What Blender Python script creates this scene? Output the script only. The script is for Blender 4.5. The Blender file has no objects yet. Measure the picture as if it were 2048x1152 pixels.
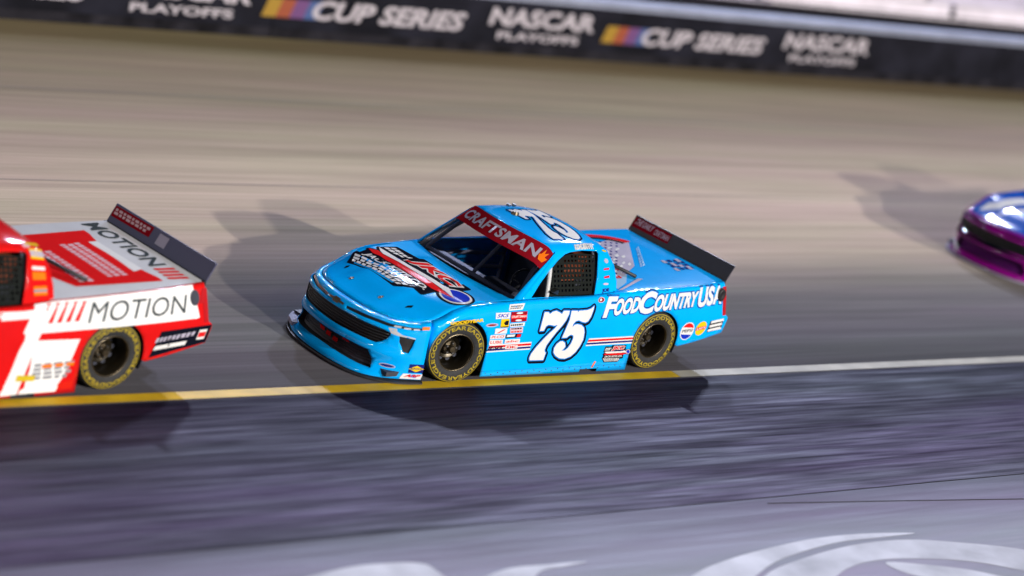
import bpy, bmesh, math, random
import numpy as np
from mathutils import Matrix, Vector
from mathutils.geometry import delaunay_2d_cdt

# ------------------------------------------------------------------ frame of the place
# Track frame: s along the banking (forward = direction of travel), w towards the infield, h normal to the banking.
BANK = math.radians(16.0)
YAW = math.radians(3.015)                      # the blue truck points this far into the infield
MT = Matrix.Rotation(-BANK, 4, 'X')            # track frame -> world
MB = MT @ Matrix.Rotation(YAW, 4, 'Z')         # blue truck frame -> world
sc = bpy.context.scene
col = sc.collection

# ------------------------------------------------------------------ camera
def make_camera():
    right = Vector((-0.75632638, 0.61576441, 0.2209176))
    down = Vector((0.0279573, 0.3678088, -0.92948108))
    fwd = Vector((-0.65359681, -0.69681481, -0.29539861))
    cam = bpy.data.cameras.new('camera'); o = bpy.data.objects.new('camera', cam); col.objects.link(o)
    R = Matrix.Identity(4)
    for i in range(3):
        R[i][0], R[i][1], R[i][2] = right[i], -down[i], -fwd[i]
    o.matrix_world = MB @ Matrix.Translation((14.6697053, 17.1817664, 7.92774159)) @ R
    cam.sensor_width = 36.0; cam.lens = 78.04
    cam.clip_start = 0.5; cam.clip_end = 3000
    cam.dof.use_dof = True; cam.dof.focus_distance = 23.9; cam.dof.aperture_fstop = 0.36
    sc.camera = o
make_camera()

# ------------------------------------------------------------------ sky, key light, exposure
def tdir(x, y, z):                              # direction in the blue truck's frame -> world
    return (MB.to_3x3() @ Vector((x, y, z))).normalized()
KEY = tdir(.9, -3.55, -1.36)                    # the way the main floodlight's rays travel
KEY2 = tdir(0, -3.8, -1.36)
BACK1 = tdir(.686, .545, -.483)
BACK2 = tdir(.500, .712, -.494)
w = bpy.data.worlds.new('World'); sc.world = w; w.use_nodes = True
nt = w.node_tree; nt.nodes.clear()
sky = nt.nodes.new('ShaderNodeTexSky'); sky.sky_type = 'NISHITA'; sky.sun_disc = False
sky.sun_elevation = math.asin(-KEY.z); sky.sun_rotation = math.atan2(-KEY.x, -KEY.y)
sky.air_density = 1.0; sky.dust_density = 0.3; sky.ozone_density = 4.0
bg = nt.nodes.new('ShaderNodeBackground'); bg.inputs['Strength'].default_value = 0.013
wo = nt.nodes.new('ShaderNodeOutputWorld')
nt.links.new(sky.outputs[0], bg.inputs[0]); nt.links.new(bg.outputs[0], wo.inputs[0])
sun = bpy.data.lights.new('sun', 'SUN'); sun.energy = 2.75; sun.angle = math.radians(0.9); sun.color = (1.0, .96, .90)
so = bpy.data.objects.new('sun', sun); col.objects.link(so)
so.rotation_euler = KEY.to_track_quat('-Z', 'Y').to_euler(); so.location = (30, 30, 30)
sc.view_settings.view_transform = 'Standard'; sc.view_settings.look = 'None'
sc.view_settings.gamma = 1.0; sc.view_settings.exposure = 0.0
sc.view_settings.use_curve_mapping = False

# ------------------------------------------------------------------ helpers
def tag(o, label=None, cat=None, group=None, kind=None):
    if label: o['label'] = label
    if cat: o['category'] = cat
    if group: o['group'] = group
    if kind: o['kind'] = kind
    return o
def link(name, me, parent=None, m=None):
    o = bpy.data.objects.new(name, me); col.objects.link(o)
    if parent: o.parent = parent
    if m is not None and me is not None:
        me.materials.clear(); me.materials.append(m)
    return o
def empty(name, mat=None, parent=None):
    o = bpy.data.objects.new(name, None); col.objects.link(o); o.empty_display_size = .2
    if parent: o.parent = parent
    if mat is not None: o.matrix_local = mat
    return o
def mesh(name, verts, faces, smooth=True):
    me = bpy.data.meshes.new(name); me.from_pydata([tuple(map(float, v)) for v in verts], [], faces)
    if smooth: me.polygons.foreach_set('use_smooth', [True]*len(me.polygons))
    me.update(); return me
class MBld:
    def __init__(s): s.v = []; s.f = []
    def add(s, v, f):
        n = len(s.v); s.v += [tuple(p) for p in v]; s.f += [[i+n for i in q] for q in f]
    def box(s, lo, hi):
        x0, y0, z0 = lo; x1, y1, z1 = hi
        s.add([(x0,y0,z0),(x1,y0,z0),(x1,y1,z0),(x0,y1,z0),(x0,y0,z1),(x1,y0,z1),(x1,y1,z1),(x0,y1,z1)],
              [[0,3,2,1],[4,5,6,7],[0,1,5,4],[1,2,6,5],[2,3,7,6],[3,0,4,7]])
    def tube(s, pts, r, n=10):
        pts = [Vector(p) for p in pts]; rings = []
        up = Vector((0.31, 0.2, 0.93))
        for i, p in enumerate(pts):
            d = (pts[min(i+1, len(pts)-1)] - pts[max(i-1, 0)]).normalized()
            a = d.cross(up).normalized(); b = d.cross(a)
            rr = r[i] if isinstance(r, (list, tuple)) else r
            rings.append([p + a*math.cos(2*math.pi*k/n)*rr + b*math.sin(2*math.pi*k/n)*rr for k in range(n)])
        v = [q for ring in rings for q in ring]; f = []
        for i in range(len(pts)-1):
            for k in range(n):
                f.append([i*n+k, i*n+(k+1) % n, (i+1)*n+(k+1) % n, (i+1)*n+k])
        f.append(list(range(n))[::-1]); f.append([(len(pts)-1)*n+k for k in range(n)])
        s.add(v, f)
    def lathe(s, prof, n=48, cap=False):        # (r, y) about the y axis
        v = [(r*math.cos(2*math.pi*k/n), y, r*math.sin(2*math.pi*k/n)) for r, y in prof for k in range(n)]
        f = []
        for i in range(len(prof)-1):
            for k in range(n):
                f.append([i*n+k, i*n+(k+1) % n, (i+1)*n+(k+1) % n, (i+1)*n+k])
        if cap: f.append([(len(prof)-1)*n+k for k in range(n)])
        s.add(v, f)
    def prism(s, poly, z0, z1):
        n = len(poly); s.add([(x, y, z0) for x, y in poly]+[(x, y, z1) for x, y in poly],
            [list(range(n))[::-1], list(range(n, 2*n))]+[[i, (i+1) % n, n+(i+1) % n, n+i] for i in range(n)])
    def mesh(s, name, smooth=False): return mesh(name, s.v, s.f, smooth)
def smooth_by_angle(me, ang=35):
    bm = bmesh.new(); bm.from_mesh(me)
    bmesh.ops.recalc_face_normals(bm, faces=bm.faces[:])
    for e in bm.edges:
        e.smooth = (len(e.link_faces) == 2 and e.calc_face_angle(0) < math.radians(ang))
    for f in bm.faces: f.smooth = True
    bm.to_mesh(me); bm.free(); return me

def inside(poly, P):
    P = np.asarray(P); x, y = P[:, 0], P[:, 1]; c = np.zeros(len(P), bool); n = len(poly)
    for i in range(n):
        x0, y0 = poly[i]; x1, y1 = poly[i-1]
        if y0 == y1: continue
        c ^= ((y0 > y) != (y1 > y)) & (x < (x1-x0)*(y-y0)/(y1-y0)+x0)
    return c
def edge_dist(poly, P):
    P = np.asarray(P); d = np.full(len(P), 1e9); n = len(poly)
    for i in range(n):
        a = np.array(poly[i-1]); b = np.array(poly[i]); ab = b-a; L = ab@ab
        t = np.clip(((P-a)@ab)/max(L, 1e-12), 0, 1)
        d = np.minimum(d, np.linalg.norm(P-a-t[:, None]*ab, axis=1))
    return d
def cdt_patch(name, outer, holes, steiner, fn, fixed=None, flipref=None, margin=.012):
    pts = list(map(tuple, outer)); edges = [(i, (i+1) % len(outer)) for i in range(len(outer))]
    for h in holes:
        n = len(pts); pts += list(map(tuple, h)); edges += [(n+i, n+(i+1) % len(h)) for i in range(len(h))]
    nb = len(pts)
    if len(steiner):
        S = np.array(steiner, float); k = inside(outer, S) & (edge_dist(outer, S) > margin)
        for h in holes: k &= ~inside(h, S) & (edge_dist(h, S) > margin)
        pts += [tuple(p) for p in S[k]]
    r = delaunay_2d_cdt([Vector((float(p[0]), float(p[1]))) for p in pts], edges, [], 0, 1e-7)
    V, F, ov = r[0], r[2], r[3]
    cen = np.array([[sum(V[i][0] for i in f)/3, sum(V[i][1] for i in f)/3] for f in F])
    k = inside(outer, cen)
    for h in holes: k &= ~inside(h, cen)
    V3 = []
    for i, v in enumerate(V):
        p3 = None
        if fixed:
            for j in ov[i]:
                if j in fixed: p3 = fixed[j]; break
        V3.append(tuple(p3) if p3 is not None else tuple(fn(v[0], v[1])))
    faces = [list(f) for f, q in zip(F, k) if q]
    if flipref is not None: faces = orient(V3, faces, flipref)
    used = sorted({i for f in faces for i in f}); mp = {o: i for i, o in enumerate(used)}
    return mesh(name, [V3[i] for i in used], [[mp[i] for i in f] for f in faces])
def orient(V, faces, ref):                      # ref(centre) -> outward vector
    t = 0
    for f in faces[::max(1, len(faces)//60)]:
        a, b, c = (Vector(V[i]) for i in f[:3]); n = (b-a).cross(c-a); m = (a+b+c)/3
        t += 1 if n.dot(Vector(ref(m))) > 0 else -1
    return faces if t > 0 else [f[::-1] for f in faces]
def lifted(fn, ref, e=1e-3):
    def g(a, b, d):
        p = Vector(fn(a, b)); n = (Vector(fn(a+e, b))-p).cross(Vector(fn(a, b+e))-p)
        if n.length < 1e-12: n = Vector(ref(p))
        n.normalize()
        if n.dot(Vector(ref(p))) < 0: n = -n
        return p+n*d
    return g
def grow(poly, d, k=8):
    out = [list(poly)]; n = len(poly)
    for i in range(n):
        a, b = Vector(poly[i-1]), Vector(poly[i]); t = b-a
        if t.length < 1e-9: continue
        nn = Vector((-t.y, t.x)).normalized()*d
        out.append([tuple(a+nn), tuple(a-nn), tuple(b-nn), tuple(b+nn)])
        out.append([(b.x+d*math.cos(2*math.pi*j/k), b.y+d*math.sin(2*math.pi*j/k)) for j in range(k)])
    return out
def polys_mesh(name, polys, g, d, ref, grid=None):
    pts = []; faces = []
    for q in polys:
        A = sum(q[i-1][0]*q[i][1]-q[i][0]*q[i-1][1] for i in range(len(q)))
        if A < 0: q = q[::-1]
        n = len(pts); pts += [Vector((float(a), float(b))) for a, b in q]; faces.append(list(range(n, n+len(q))))
    if grid:
        xs = [p.x for p in pts]; ys = [p.y for p in pts]
        for i in range(1, int((max(xs)-min(xs))/grid)+1):
            for j in range(1, int((max(ys)-min(ys))/grid)+1):
                pts.append(Vector((min(xs)+i*grid+.0003*j, min(ys)+j*grid+.0002*i)))
    r = delaunay_2d_cdt(pts, [], faces, 0, 1e-6)
    V, F = r[0], r[2]
    cen = np.array([[sum(V[i][0] for i in f)/len(f), sum(V[i][1] for i in f)/len(f)] for f in F]); keep = np.zeros(len(F), bool)
    for q in polys: keep |= inside([tuple(p) for p in q], cen)
    F = [list(f) for f, k in zip(F, keep) if k]
    V3 = [tuple(g(v[0], v[1], d)) for v in V]
    F = orient(V3, F, ref)
    used = sorted({i for f in F for i in f}); mp = {o: i for i, o in enumerate(used)}
    return mesh(name, [V3[i] for i in used], [[mp[i] for i in f] for f in F])
_tc = {}
def text_tris(body, off=0.0, shear=0.0, sp=1.0):
    key = (body, off, shear, sp)
    if key in _tc: return _tc[key]
    cu = bpy.data.curves.new('t', 'FONT'); cu.body = body; cu.size = 1; cu.offset = off; cu.shear = shear
    cu.space_character = sp; cu.fill_mode = 'FRONT'; cu.resolution_u = 3
    o = bpy.data.objects.new('t', cu); col.objects.link(o)
    dg = bpy.context.evaluated_depsgraph_get(); me = o.evaluated_get(dg).to_mesh()
    V = np.array([v.co[:2] for v in me.vertices]); F = []
    for p in me.polygons:
        q = list(p.vertices)
        for i in range(1, len(q)-1): F.append([q[0], q[i], q[i+1]])
    o.evaluated_get(dg).to_mesh_clear()
    bpy.data.objects.remove(o); bpy.data.curves.remove(cu)
    _tc[key] = (V, F); return V, F
def text_mesh(name, body, quad, g, d, ref, off=0.0, bold=0.0, shear=0.0, sp=1.0):
    """quad = bl, br, tl, tr in the surface's own coordinates; off grows the letters for an outline"""
    B, _ = text_tris(body, bold, shear, sp); lo, hi = B.min(0), B.max(0)
    V, F = text_tris(body, bold+off, shear, sp)
    N = (V-lo)/(hi-lo); bl, br, tl, tr = map(np.array, quad)
    Q = (bl*(1-N[:, :1])+br*N[:, :1])*(1-N[:, 1:])+(tl*(1-N[:, :1])+tr*N[:, :1])*N[:, 1:]
    V3 = [tuple(g(a, b, d)) for a, b in Q]
    return mesh(name, V3, orient(V3, F, ref))

# ------------------------------------------------------------------ materials
def P(m): return m.node_tree.nodes['Principled BSDF']
def mat(name, c, rough=.5, metal=0., coat=0., spec=.5, var=0., scale=8., bump=0., coat_r=.04, emit=None, estr=0.):
    m = bpy.data.materials.new(name); m.use_nodes = True; b = P(m); N = m.node_tree.nodes; L = m.node_tree.links
    b.inputs['Base Color'].default_value = (*c, 1); b.inputs['Roughness'].default_value = rough
    b.inputs['Metallic'].default_value = metal; b.inputs['Coat Weight'].default_value = coat
    b.inputs['Coat Roughness'].default_value = coat_r; b.inputs['Specular IOR Level'].default_value = spec
    if var or bump:
        tc = N.new('ShaderNodeTexCoord'); no = N.new('ShaderNodeTexNoise'); no.inputs['Scale'].default_value = scale
        no.inputs['Detail'].default_value = 5; L.new(tc.outputs['Object'], no.inputs['Vector'])
        if var:
            mr = N.new('ShaderNodeMapRange'); mr.inputs[3].default_value = 1-var; mr.inputs[4].default_value = 1+var
            mr.inputs[1].default_value = .3; mr.inputs[2].default_value = .7
            mx = N.new('ShaderNodeVectorMath'); mx.operation = 'SCALE'; mx.inputs[0].default_value = c
            L.new(no.outputs[0], mr.inputs[0]); L.new(mr.outputs[0], mx.inputs['Scale']); L.new(mx.outputs[0], b.inputs['Base Color'])
        if bump:
            bp = N.new('ShaderNodeBump'); bp.inputs['Strength'].default_value = bump; bp.inputs['Distance'].default_value = .01
            L.new(no.outputs[0], bp.inputs['Height']); L.new(bp.outputs[0], b.inputs['Normal'])
            if coat: L.new(bp.outputs[0], b.inputs['Coat Normal'])
    if emit:
        b.inputs['Emission Color'].default_value = (*emit, 1); b.inputs['Emission Strength'].default_value = estr
    return m
def paint(name, c): return mat(name, c, rough=.5, spec=.0, coat=1., coat_r=.085, var=.06, scale=2.5, bump=.10)
def vinyl(name, c): return mat(name, c, rough=.5, spec=.0, coat=.015, coat_r=.12, var=.03, scale=6.)
M = {}
M['cyan'] = paint('cyan_paint', (.0, .385, .95)); M['red'] = paint('red_paint', (.62, .008, .008))
M['purple'] = paint('purple_paint', (.26, .004, .22)); M['blue'] = paint('blue_paint', (.01, .09, .48))
M['pearl'] = paint('pearl_white_paint', (.62, .62, .64)); M['black_paint'] = paint('black_paint', (.008, .008, .01))
for n, c in dict(white=(.66, .65, .645), black=(.006, .007, .014), vred=(.62, .012, .014), navy=(.012, .02, .16), vblue=(.01, .03, .42),
                 yellow=(.75, .48, .01), orange=(.85, .17, .01), deepred=(.26, .006, .014), midblue=(.004, .16, .55), lilac=(.40, .37, .47),
                 grey=(.25, .25, .27), pink=(.62, .42, .46), brightwhite=(.75, .75, .75), paleblue=(.30, .48, .66), vpurple=(.16, .01, .20),
                 gold=(.55, .40, .02), charcoal=(.05, .06, .065)).items():
    M[n] = vinyl(n+'_vinyl', c)
M['rubber'] = mat('tyre_rubber', (.016, .016, .017), rough=.75, var=.3, scale=30., bump=.3)
M['tyre_yellow'] = mat('tyre_letter_yellow', (.34, .25, .006), rough=.8, var=.25, scale=25.)
M['rim'] = mat('bronze_black_rim', (.030, .024, .015), rough=.30, metal=.7)
M['steel'] = mat('bare_steel', (.32, .31, .30), rough=.3, metal=1.)
M['hub'] = mat('hub_metal', (.14, .11, .07), rough=.35, metal=.9)
M['plastic'] = mat('black_plastic', (.010, .010, .012), rough=.5)
M['grille'] = mat('grille_black', (.012, .012, .014), rough=.42, var=.3, scale=40.)
M['interior'] = mat('interior_dark', (.034, .037, .055), rough=.6, var=.3, scale=10.)
M['bar'] = mat('roll_bar_grey', (.24, .25, .33), rough=.4)
M['whitebar'] = mat('white_padded_bar', (.5, .5, .5), rough=.5)
M['headfoam'] = mat('head_surround_foam', (.20, .035, .006), rough=.7)
M['net'] = mat('window_net_webbing', (.009, .011, .010), rough=.9, spec=.1)
M['lens'] = mat('lamp_white_lens', (.55, .56, .58), rough=.15, coat=1.)
M['amber'] = mat('amber_lens', (.75, .20, .01), rough=.2, coat=1.)
M['tail'] = mat('tail_lamp_red', (.45, .01, .012), rough=.2, coat=1.)
M['spoiler'] = mat('spoiler_charcoal', (.030, .028, .040), rough=.45, var=.1, scale=12.)
M['smoke'] = mat('smoky_clear_spoiler', (.10, .10, .17), rough=.2)
M['splitter'] = mat('splitter_black', (.02, .02, .024), rough=.6, var=.4, scale=14.)
M['scuff'] = mat('scuffed_composite', (.34, .33, .42), rough=.7, var=.4, scale=20.)
def glass():
    m = bpy.data.materials.new('windshield_glass'); m.use_nodes = True; N = m.node_tree.nodes; L = m.node_tree.links; N.clear()
    t = N.new('ShaderNodeBsdfTransparent'); t.inputs[0].default_value = (.74, .76, .86, 1)
    g = N.new('ShaderNodeBsdfGlossy'); g.inputs['Roughness'].default_value = .11
    fr = N.new('ShaderNodeFresnel'); fr.inputs['IOR'].default_value = 1.6
    mx = N.new('ShaderNodeMixShader'); o = N.new('ShaderNodeOutputMaterial')
    L.new(fr.outputs[0], mx.inputs[0]); L.new(t.outputs[0], mx.inputs[1]); L.new(g.outputs[0], mx.inputs[2]); L.new(mx.outputs[0], o.inputs[0])
    return m
M['glass'] = glass()
def ground_mat(name, stops, streak, tint_amt, rough=.55, spec=.4, fine=.12, sheen=None):
    """stops: (w, colour) across the track; streaks of rubber and wear run along the direction of travel"""
    m = bpy.data.materials.new(name); m.use_nodes = True; b = P(m); N = m.node_tree.nodes; L = m.node_tree.links
    tc = N.new('ShaderNodeTexCoord'); sp = N.new('ShaderNodeSeparateXYZ'); L.new(tc.outputs['Object'], sp.inputs[0])
    w0, w1 = stops[0][0], stops[-1][0]
    def noise(sx, sy, det, rgh=.55):
        mp = N.new('ShaderNodeMapping'); mp.inputs['Scale'].default_value = (sx, sy, 1); L.new(tc.outputs['Object'], mp.inputs[0])
        no = N.new('ShaderNodeTexNoise'); no.inputs['Scale'].default_value = 1; no.inputs['Detail'].default_value = det
        no.inputs['Roughness'].default_value = rgh; L.new(mp.outputs[0], no.inputs['Vector']); return no
    wob = noise(.06, .5, 3)
    ad = N.new('ShaderNodeMath'); ad.operation = 'MULTIPLY_ADD'; L.new(wob.outputs[0], ad.inputs[0]); ad.inputs[1].default_value = .9; L.new(sp.outputs[1], ad.inputs[2])
    mr = N.new('ShaderNodeMapRange'); mr.inputs[1].default_value = w0+.45; mr.inputs[2].default_value = w1+.45; L.new(ad.outputs[0], mr.inputs[0])
    cr = N.new('ShaderNodeValToRGB'); L.new(mr.outputs[0], cr.inputs[0])
    e = cr.color_ramp.elements
    while len(e) < len(stops): e.new(.5)
    for i, (ww, c) in enumerate(stops):
        e[i].position = (ww-w0)/(w1-w0); e[i].color = (*c, 1)
    fac = None
    for sx, sy, amt in streak:
        no = noise(sx, sy, 4)
        q = N.new('ShaderNodeMapRange'); q.inputs[1].default_value = .28; q.inputs[2].default_value = .72
        q.inputs[3].default_value = 1-amt; q.inputs[4].default_value = 1+amt; L.new(no.outputs[0], q.inputs[0])
        if fac is None: fac = q.outputs[0]
        else:
            mu = N.new('ShaderNodeMath'); mu.operation = 'MULTIPLY'; L.new(fac, mu.inputs[0]); L.new(q.outputs[0], mu.inputs[1]); fac = mu.outputs[0]
    gr = noise(90, 90, 3, .7)
    q = N.new('ShaderNodeMapRange'); q.inputs[1].default_value = .25; q.inputs[2].default_value = .75; q.inputs[3].default_value = 1-fine; q.inputs[4].default_value = 1+fine
    L.new(gr.outputs[0], q.inputs[0]); mu = N.new('ShaderNodeMath'); mu.operation = 'MULTIPLY'; L.new(fac, mu.inputs[0]); L.new(q.outputs[0], mu.inputs[1])
    vm = N.new('ShaderNodeVectorMath'); vm.operation = 'SCALE'; L.new(cr.outputs[0], vm.inputs[0]); L.new(mu.outputs[0], vm.inputs['Scale'])
    # faint purple / green colour drift of old rubber
    tn = noise(.12, .9, 3); t2 = N.new('ShaderNodeValToRGB'); t2.color_ramp.elements[0].color = (1+tint_amt, 1-tint_amt, 1+tint_amt*1.4, 1); t2.color_ramp.elements[1].color = (1-tint_amt*.3, 1+tint_amt*.5, 1-tint_amt*.4, 1)
    t2.color_ramp.elements[0].position = .35; t2.color_ramp.elements[1].position = .65
    L.new(tn.outputs[0], t2.inputs[0]); v2 = N.new('ShaderNodeVectorMath'); v2.operation = 'MULTIPLY'; L.new(vm.outputs[0], v2.inputs[0]); L.new(t2.outputs[0], v2.inputs[1])
    L.new(v2.outputs[0], b.inputs['Base Color'])
    rs = noise(.35, 9, 3); rr = N.new('ShaderNodeMapRange'); rr.inputs[3].default_value = rough-.14; rr.inputs[4].default_value = rough+.14; rr.inputs[1].default_value = .3; rr.inputs[2].default_value = .7
    L.new(rs.outputs[0], rr.inputs[0]); L.new(rr.outputs[0], b.inputs['Roughness'])
    b.inputs['Specular IOR Level'].default_value = spec
    if sheen:                                   # sealed asphalt: worn and sealed streaks shine unequally
        pw = N.new('ShaderNodeMath'); pw.operation = 'POWER'; L.new(fac, pw.inputs[0]); pw.inputs[1].default_value = 1.6
        ms = N.new('ShaderNodeMath'); ms.operation = 'MULTIPLY'; L.new(pw.outputs[0], ms.inputs[0]); ms.inputs[1].default_value = spec
        L.new(ms.outputs[0], b.inputs['Specular IOR Level']); b.inputs['Specular Tint'].default_value = (*sheen, 1)
    bp = N.new('ShaderNodeBump'); bp.inputs['Strength'].default_value = .25; bp.inputs['Distance'].default_value = .01
    L.new(gr.outputs[0], bp.inputs['Height']); L.new(bp.outputs[0], b.inputs['Normal'])
    return m

# ------------------------------------------------------------------ the setting
W0 = 1.10; DROP = math.radians(2.0)
MA = MT @ Matrix.Translation((0, W0, 0)) @ Matrix.Rotation(DROP, 4, 'X')      # apron frame: s, distance below the line
def sheet(name, s0, s1, w0, w1, h, mtx, m, ns=1, parent=None):
    v = []; f = []
    for i in range(ns+1):
        s = s0+(s1-s0)*i/ns; v += [(s, w0, h), (s, w1, h)]
        if i: f.append([2*i-2, 2*i, 2*i+1, 2*i-1])
    o = link(name, mesh(name, v, f, False), parent, m)
    if parent is None: o.matrix_world = mtx
    return o
concrete = ground_mat('racing_concrete', [(-13.2, (.19, .152, .085)), (-11.5, (.21, .170, .105)), (-9.5, (.25, .205, .145)), (-7.5, (.36, .295, .22)), (-5.0, (.50, .41, .315)),  # olive stops by the wall are darkened to paint in its shadow
    (-3.0, (.46, .38, .30)), (-2.0, (.28, .25, .22)), (-1.2, (.175, .167, .165)), (0.0, (.135, .132, .142)), (1.1, (.09, .088, .098))],
    [(.05, 1.1, .14), (.10, 4., .17), (.30, 17., .15)], .035, rough=.86, spec=.0, fine=.2)
apron_m = ground_mat('apron_asphalt', [(0, (.015, .0145, .024)), (.9, (.034, .032, .050)), (2.0, (.052, .049, .074)), (3.2, (.076, .072, .100))],
    [(.16, 1.3, .28), (.32, 4.5, .42), (.8, 17., .48)], .18, rough=.54, spec=.036, fine=.2, sheen=(.62, .70, 1.0))
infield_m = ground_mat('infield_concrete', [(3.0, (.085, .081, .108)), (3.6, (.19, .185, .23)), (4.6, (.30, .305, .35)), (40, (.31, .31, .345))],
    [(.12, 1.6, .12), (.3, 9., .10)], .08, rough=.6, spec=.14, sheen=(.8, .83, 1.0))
o = sheet('track', -140, 70, -13.0, W0, 0, MT, concrete, 12); tag(o, kind='structure')
o = sheet('apron', -140, 70, 0, 3.065, 0, MA, apron_m, 12); tag(o, kind='structure')
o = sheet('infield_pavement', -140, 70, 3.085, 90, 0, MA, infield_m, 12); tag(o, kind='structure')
joint_m = mat('joint_filler', (.012, .010, .014), rough=.8)
o = sheet('pavement_joint', -140, 70, 3.03, 3.11, -.006, MA, joint_m); tag(o, kind='structure')
dark_earth = mat('dark_ground', (.03, .03, .032), rough=.9, var=.3, scale=.5)
o = link('ground', mesh('ground', [(-1500, -1500, -9), (1500, -1500, -9), (1500, 1500, -9), (-1500, 1500, -9)], [[0, 1, 2, 3]], False), None, dark_earth); tag(o, kind='structure')
def line_mat():
    m = mat('yellow_line_paint', (.60, .39, .02), rough=.5, var=.25, scale=2.2, spec=.15); return m
o = sheet('boundary_line', -3.2, 70, .905, 1.075, .004, MT, line_mat(), 12); tag(o, kind='structure')
o = sheet('boundary_line', -140, -3.205, .905, 1.075, .004, MT, mat('glare_cream_line_paint', (.40, .375, .31), rough=.6, var=.22, scale=2.2, spec=.15), 12); tag(o, kind='structure')  # floodlight glare on the yellow line, painted in as a cream colour
# seams between concrete lanes
seam_m = mat('lane_seam', (.10, .09, .085), rough=.8)
for ww in (-5.3, -9.2):
    o = sheet('lane_seam', -140, 70, ww, ww+.022, .004, MT, seam_m); tag(o, kind='structure')
# white lettering strokes painted on the infield
white_ground = mat('white_ground_paint', (.55, .55, .60), rough=.6, spec=.2, var=.28, scale=1.6)
def smooth_poly(pts, n=6):
    p = np.array(pts, float); k = len(p); out = []
    for i in range(k):
        a, b, c, d = p[i-1], p[i], p[(i+1) % k], p[(i+2) % k]
        for j in range(n):
            t = j/n; out.append(tuple(.5*((2*b)+(c-a)*t+(2*a-5*b+4*c-d)*t*t+(3*b-a-3*c+d)*t**3)))
    return out
for pts in ([(.49,4.42),(-.01,4.24),(-.66,4.10),(-1.42,4.0),(-2.09,4.01),(-2.73,4.11),(-2.23,4.12),(-1.67,4.12),(-1.04,4.23),(-.5,4.39),(.2,4.75),(.9,5.1),(1.4,4.9)],
            [(-.26,4.57),(-.9,4.36),(-1.72,4.21),(-2.42,4.21),(-2.98,4.36),(-3.72,4.69),(-3.9,5.1),(-3.5,5.3),(-3.27,5.08),(-2.86,4.80),(-2.34,4.62),(-1.8,4.54),(-1.32,4.61),(-.8,4.85),(-.2,5.2),(.3,5.0)],
            [(-1.81,4.60),(-2.22,4.73),(-2.68,4.96),(-3.0,5.3),(-2.5,5.4),(-2.1,5.05),(-1.85,4.85)],
            [(4.4,3.85),(3.70,3.63),(3.20,3.62),(2.93,3.68),(2.87,3.81),(2.95,4.1),(3.6,4.4),(4.4,4.2)],
            [(2.8,4.2),(2.23,3.94),(1.73,3.94),(1.33,3.96),(1.61,4.0),(1.93,4.05),(2.4,4.4)]):
    g = lambda a, b, d: (a, b, d)
    me = polys_mesh('painted_stroke', [smooth_poly(pts)], g, .004, lambda p: (0, 0, 1))
    o = link('painted_stroke', me, None, white_ground); o.matrix_world = MA; tag(o, kind='structure')
b = MBld(); b.tube([(-1.57, 3.20, .002), (-3.12, 3.40, .002), (-4.93, 3.65, .002)], .005, 6)
o = link('pavement_crack', b.mesh('pavement_crack'), None, joint_m); o.matrix_world = MA; tag(o, kind='structure')

# outside wall with black banner, white cap and lettering
def wall():
    r = empty('track_wall', MT); tag(r, 'black outer track wall with white lettering and a pale top rail', 'wall')
    wm = mat('wall_black_banner', (.010, .010, .016), rough=.7, spec=.08, var=.5, scale=1.5)
    scuff = mat('wall_scuffed_foot', (.014, .013, .017), rough=.85, spec=.08, var=.7, scale=2.5)
    capm = mat('wall_cap_white', (.27, .29, .38), rough=.6, spec=.2, var=.18, scale=2.)
    L = 6.1; s = 46.0; i = 0
    pan = MBld(); pan.box((-L/2+.008, -13.22, -.10), (L/2-.008, -12.90, 1.0)); pm = pan.mesh('wall_panel')
    ft = MBld(); ft.box((-L/2+.01, -12.905, -.05), (L/2-.01, -12.885, .17)); fm = ft.mesh('wall_foot')
    cp = MBld(); cp.box((-L/2+.006, -13.26, 1.0), (L/2-.006, -12.865, 1.055)); cp.box((-L/2+.006, -13.25, 1.075), (L/2-.006, -12.90, 1.12)); cm = cp.mesh('wall_cap')
    for me, mm in ((pm, wm), (fm, scuff), (cm, capm)): me.materials.append(mm)
    while s > -96:
        for nm, me in (('panel', pm), ('scuffed_foot', fm), ('top_rail', cm)):
            o = link(nm, me, r); o.location = (s, 0, 0)
        s -= L; i += 1
    g = lambda a, h, d: (a, -12.90+d, h); ref = lambda p: (0, 1, 0)
    wh = mat('banner_white_print', (.42, .38, .42), rough=.5); bars = [mat('banner_yellow', (.30, .17, .01), rough=.5), mat('banner_red', (.26, .05, .015), rough=.5), mat('banner_purple', (.12, .04, .15), rough=.5), mat('banner_blue', (.04, .08, .22), rough=.5)]
    for k in range(-4, 5):
        d = -7.35*k
        # s runs backwards to the right in the photograph
        s0, s1 = -10.30+d, -12.72+d
        if s1 > -21:
            q = [(s0, .52), (s1-.02, .52), (s0, .85), (s1, .85)]
            link('lettering', text_mesh('lettering', 'NASCAR', q, g, .006, ref, bold=.035, shear=.12), r, wh)
            q = [(s0-.25, .27), (s1+.28, .27), (s0-.25, .42), (s1+.28, .42)]
            link('lettering', text_mesh('lettering', 'PLAYOFFS', q, g, .006, ref, bold=.03), r, wh)
        b0 = -12.97+d
        if b0 < -18: continue
        for j in range(4):
            a = b0-.27*j; pl = [(a, .36), (a-.27, .36), (a-.37, .68), (a-.10, .68)]
            link('colour_bar', polys_mesh('colour_bar', [pl], g, .005+.0008*j, ref), r, bars[j])
        q = [(b0-.98, .36), (b0-4.18, .36), (b0-.98, .70), (b0-4.18, .70)]
        link('lettering', text_mesh('lettering', 'CUP SERIES', q, g, .009, ref, bold=.035, shear=.25), r, wh)
wall()

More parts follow.
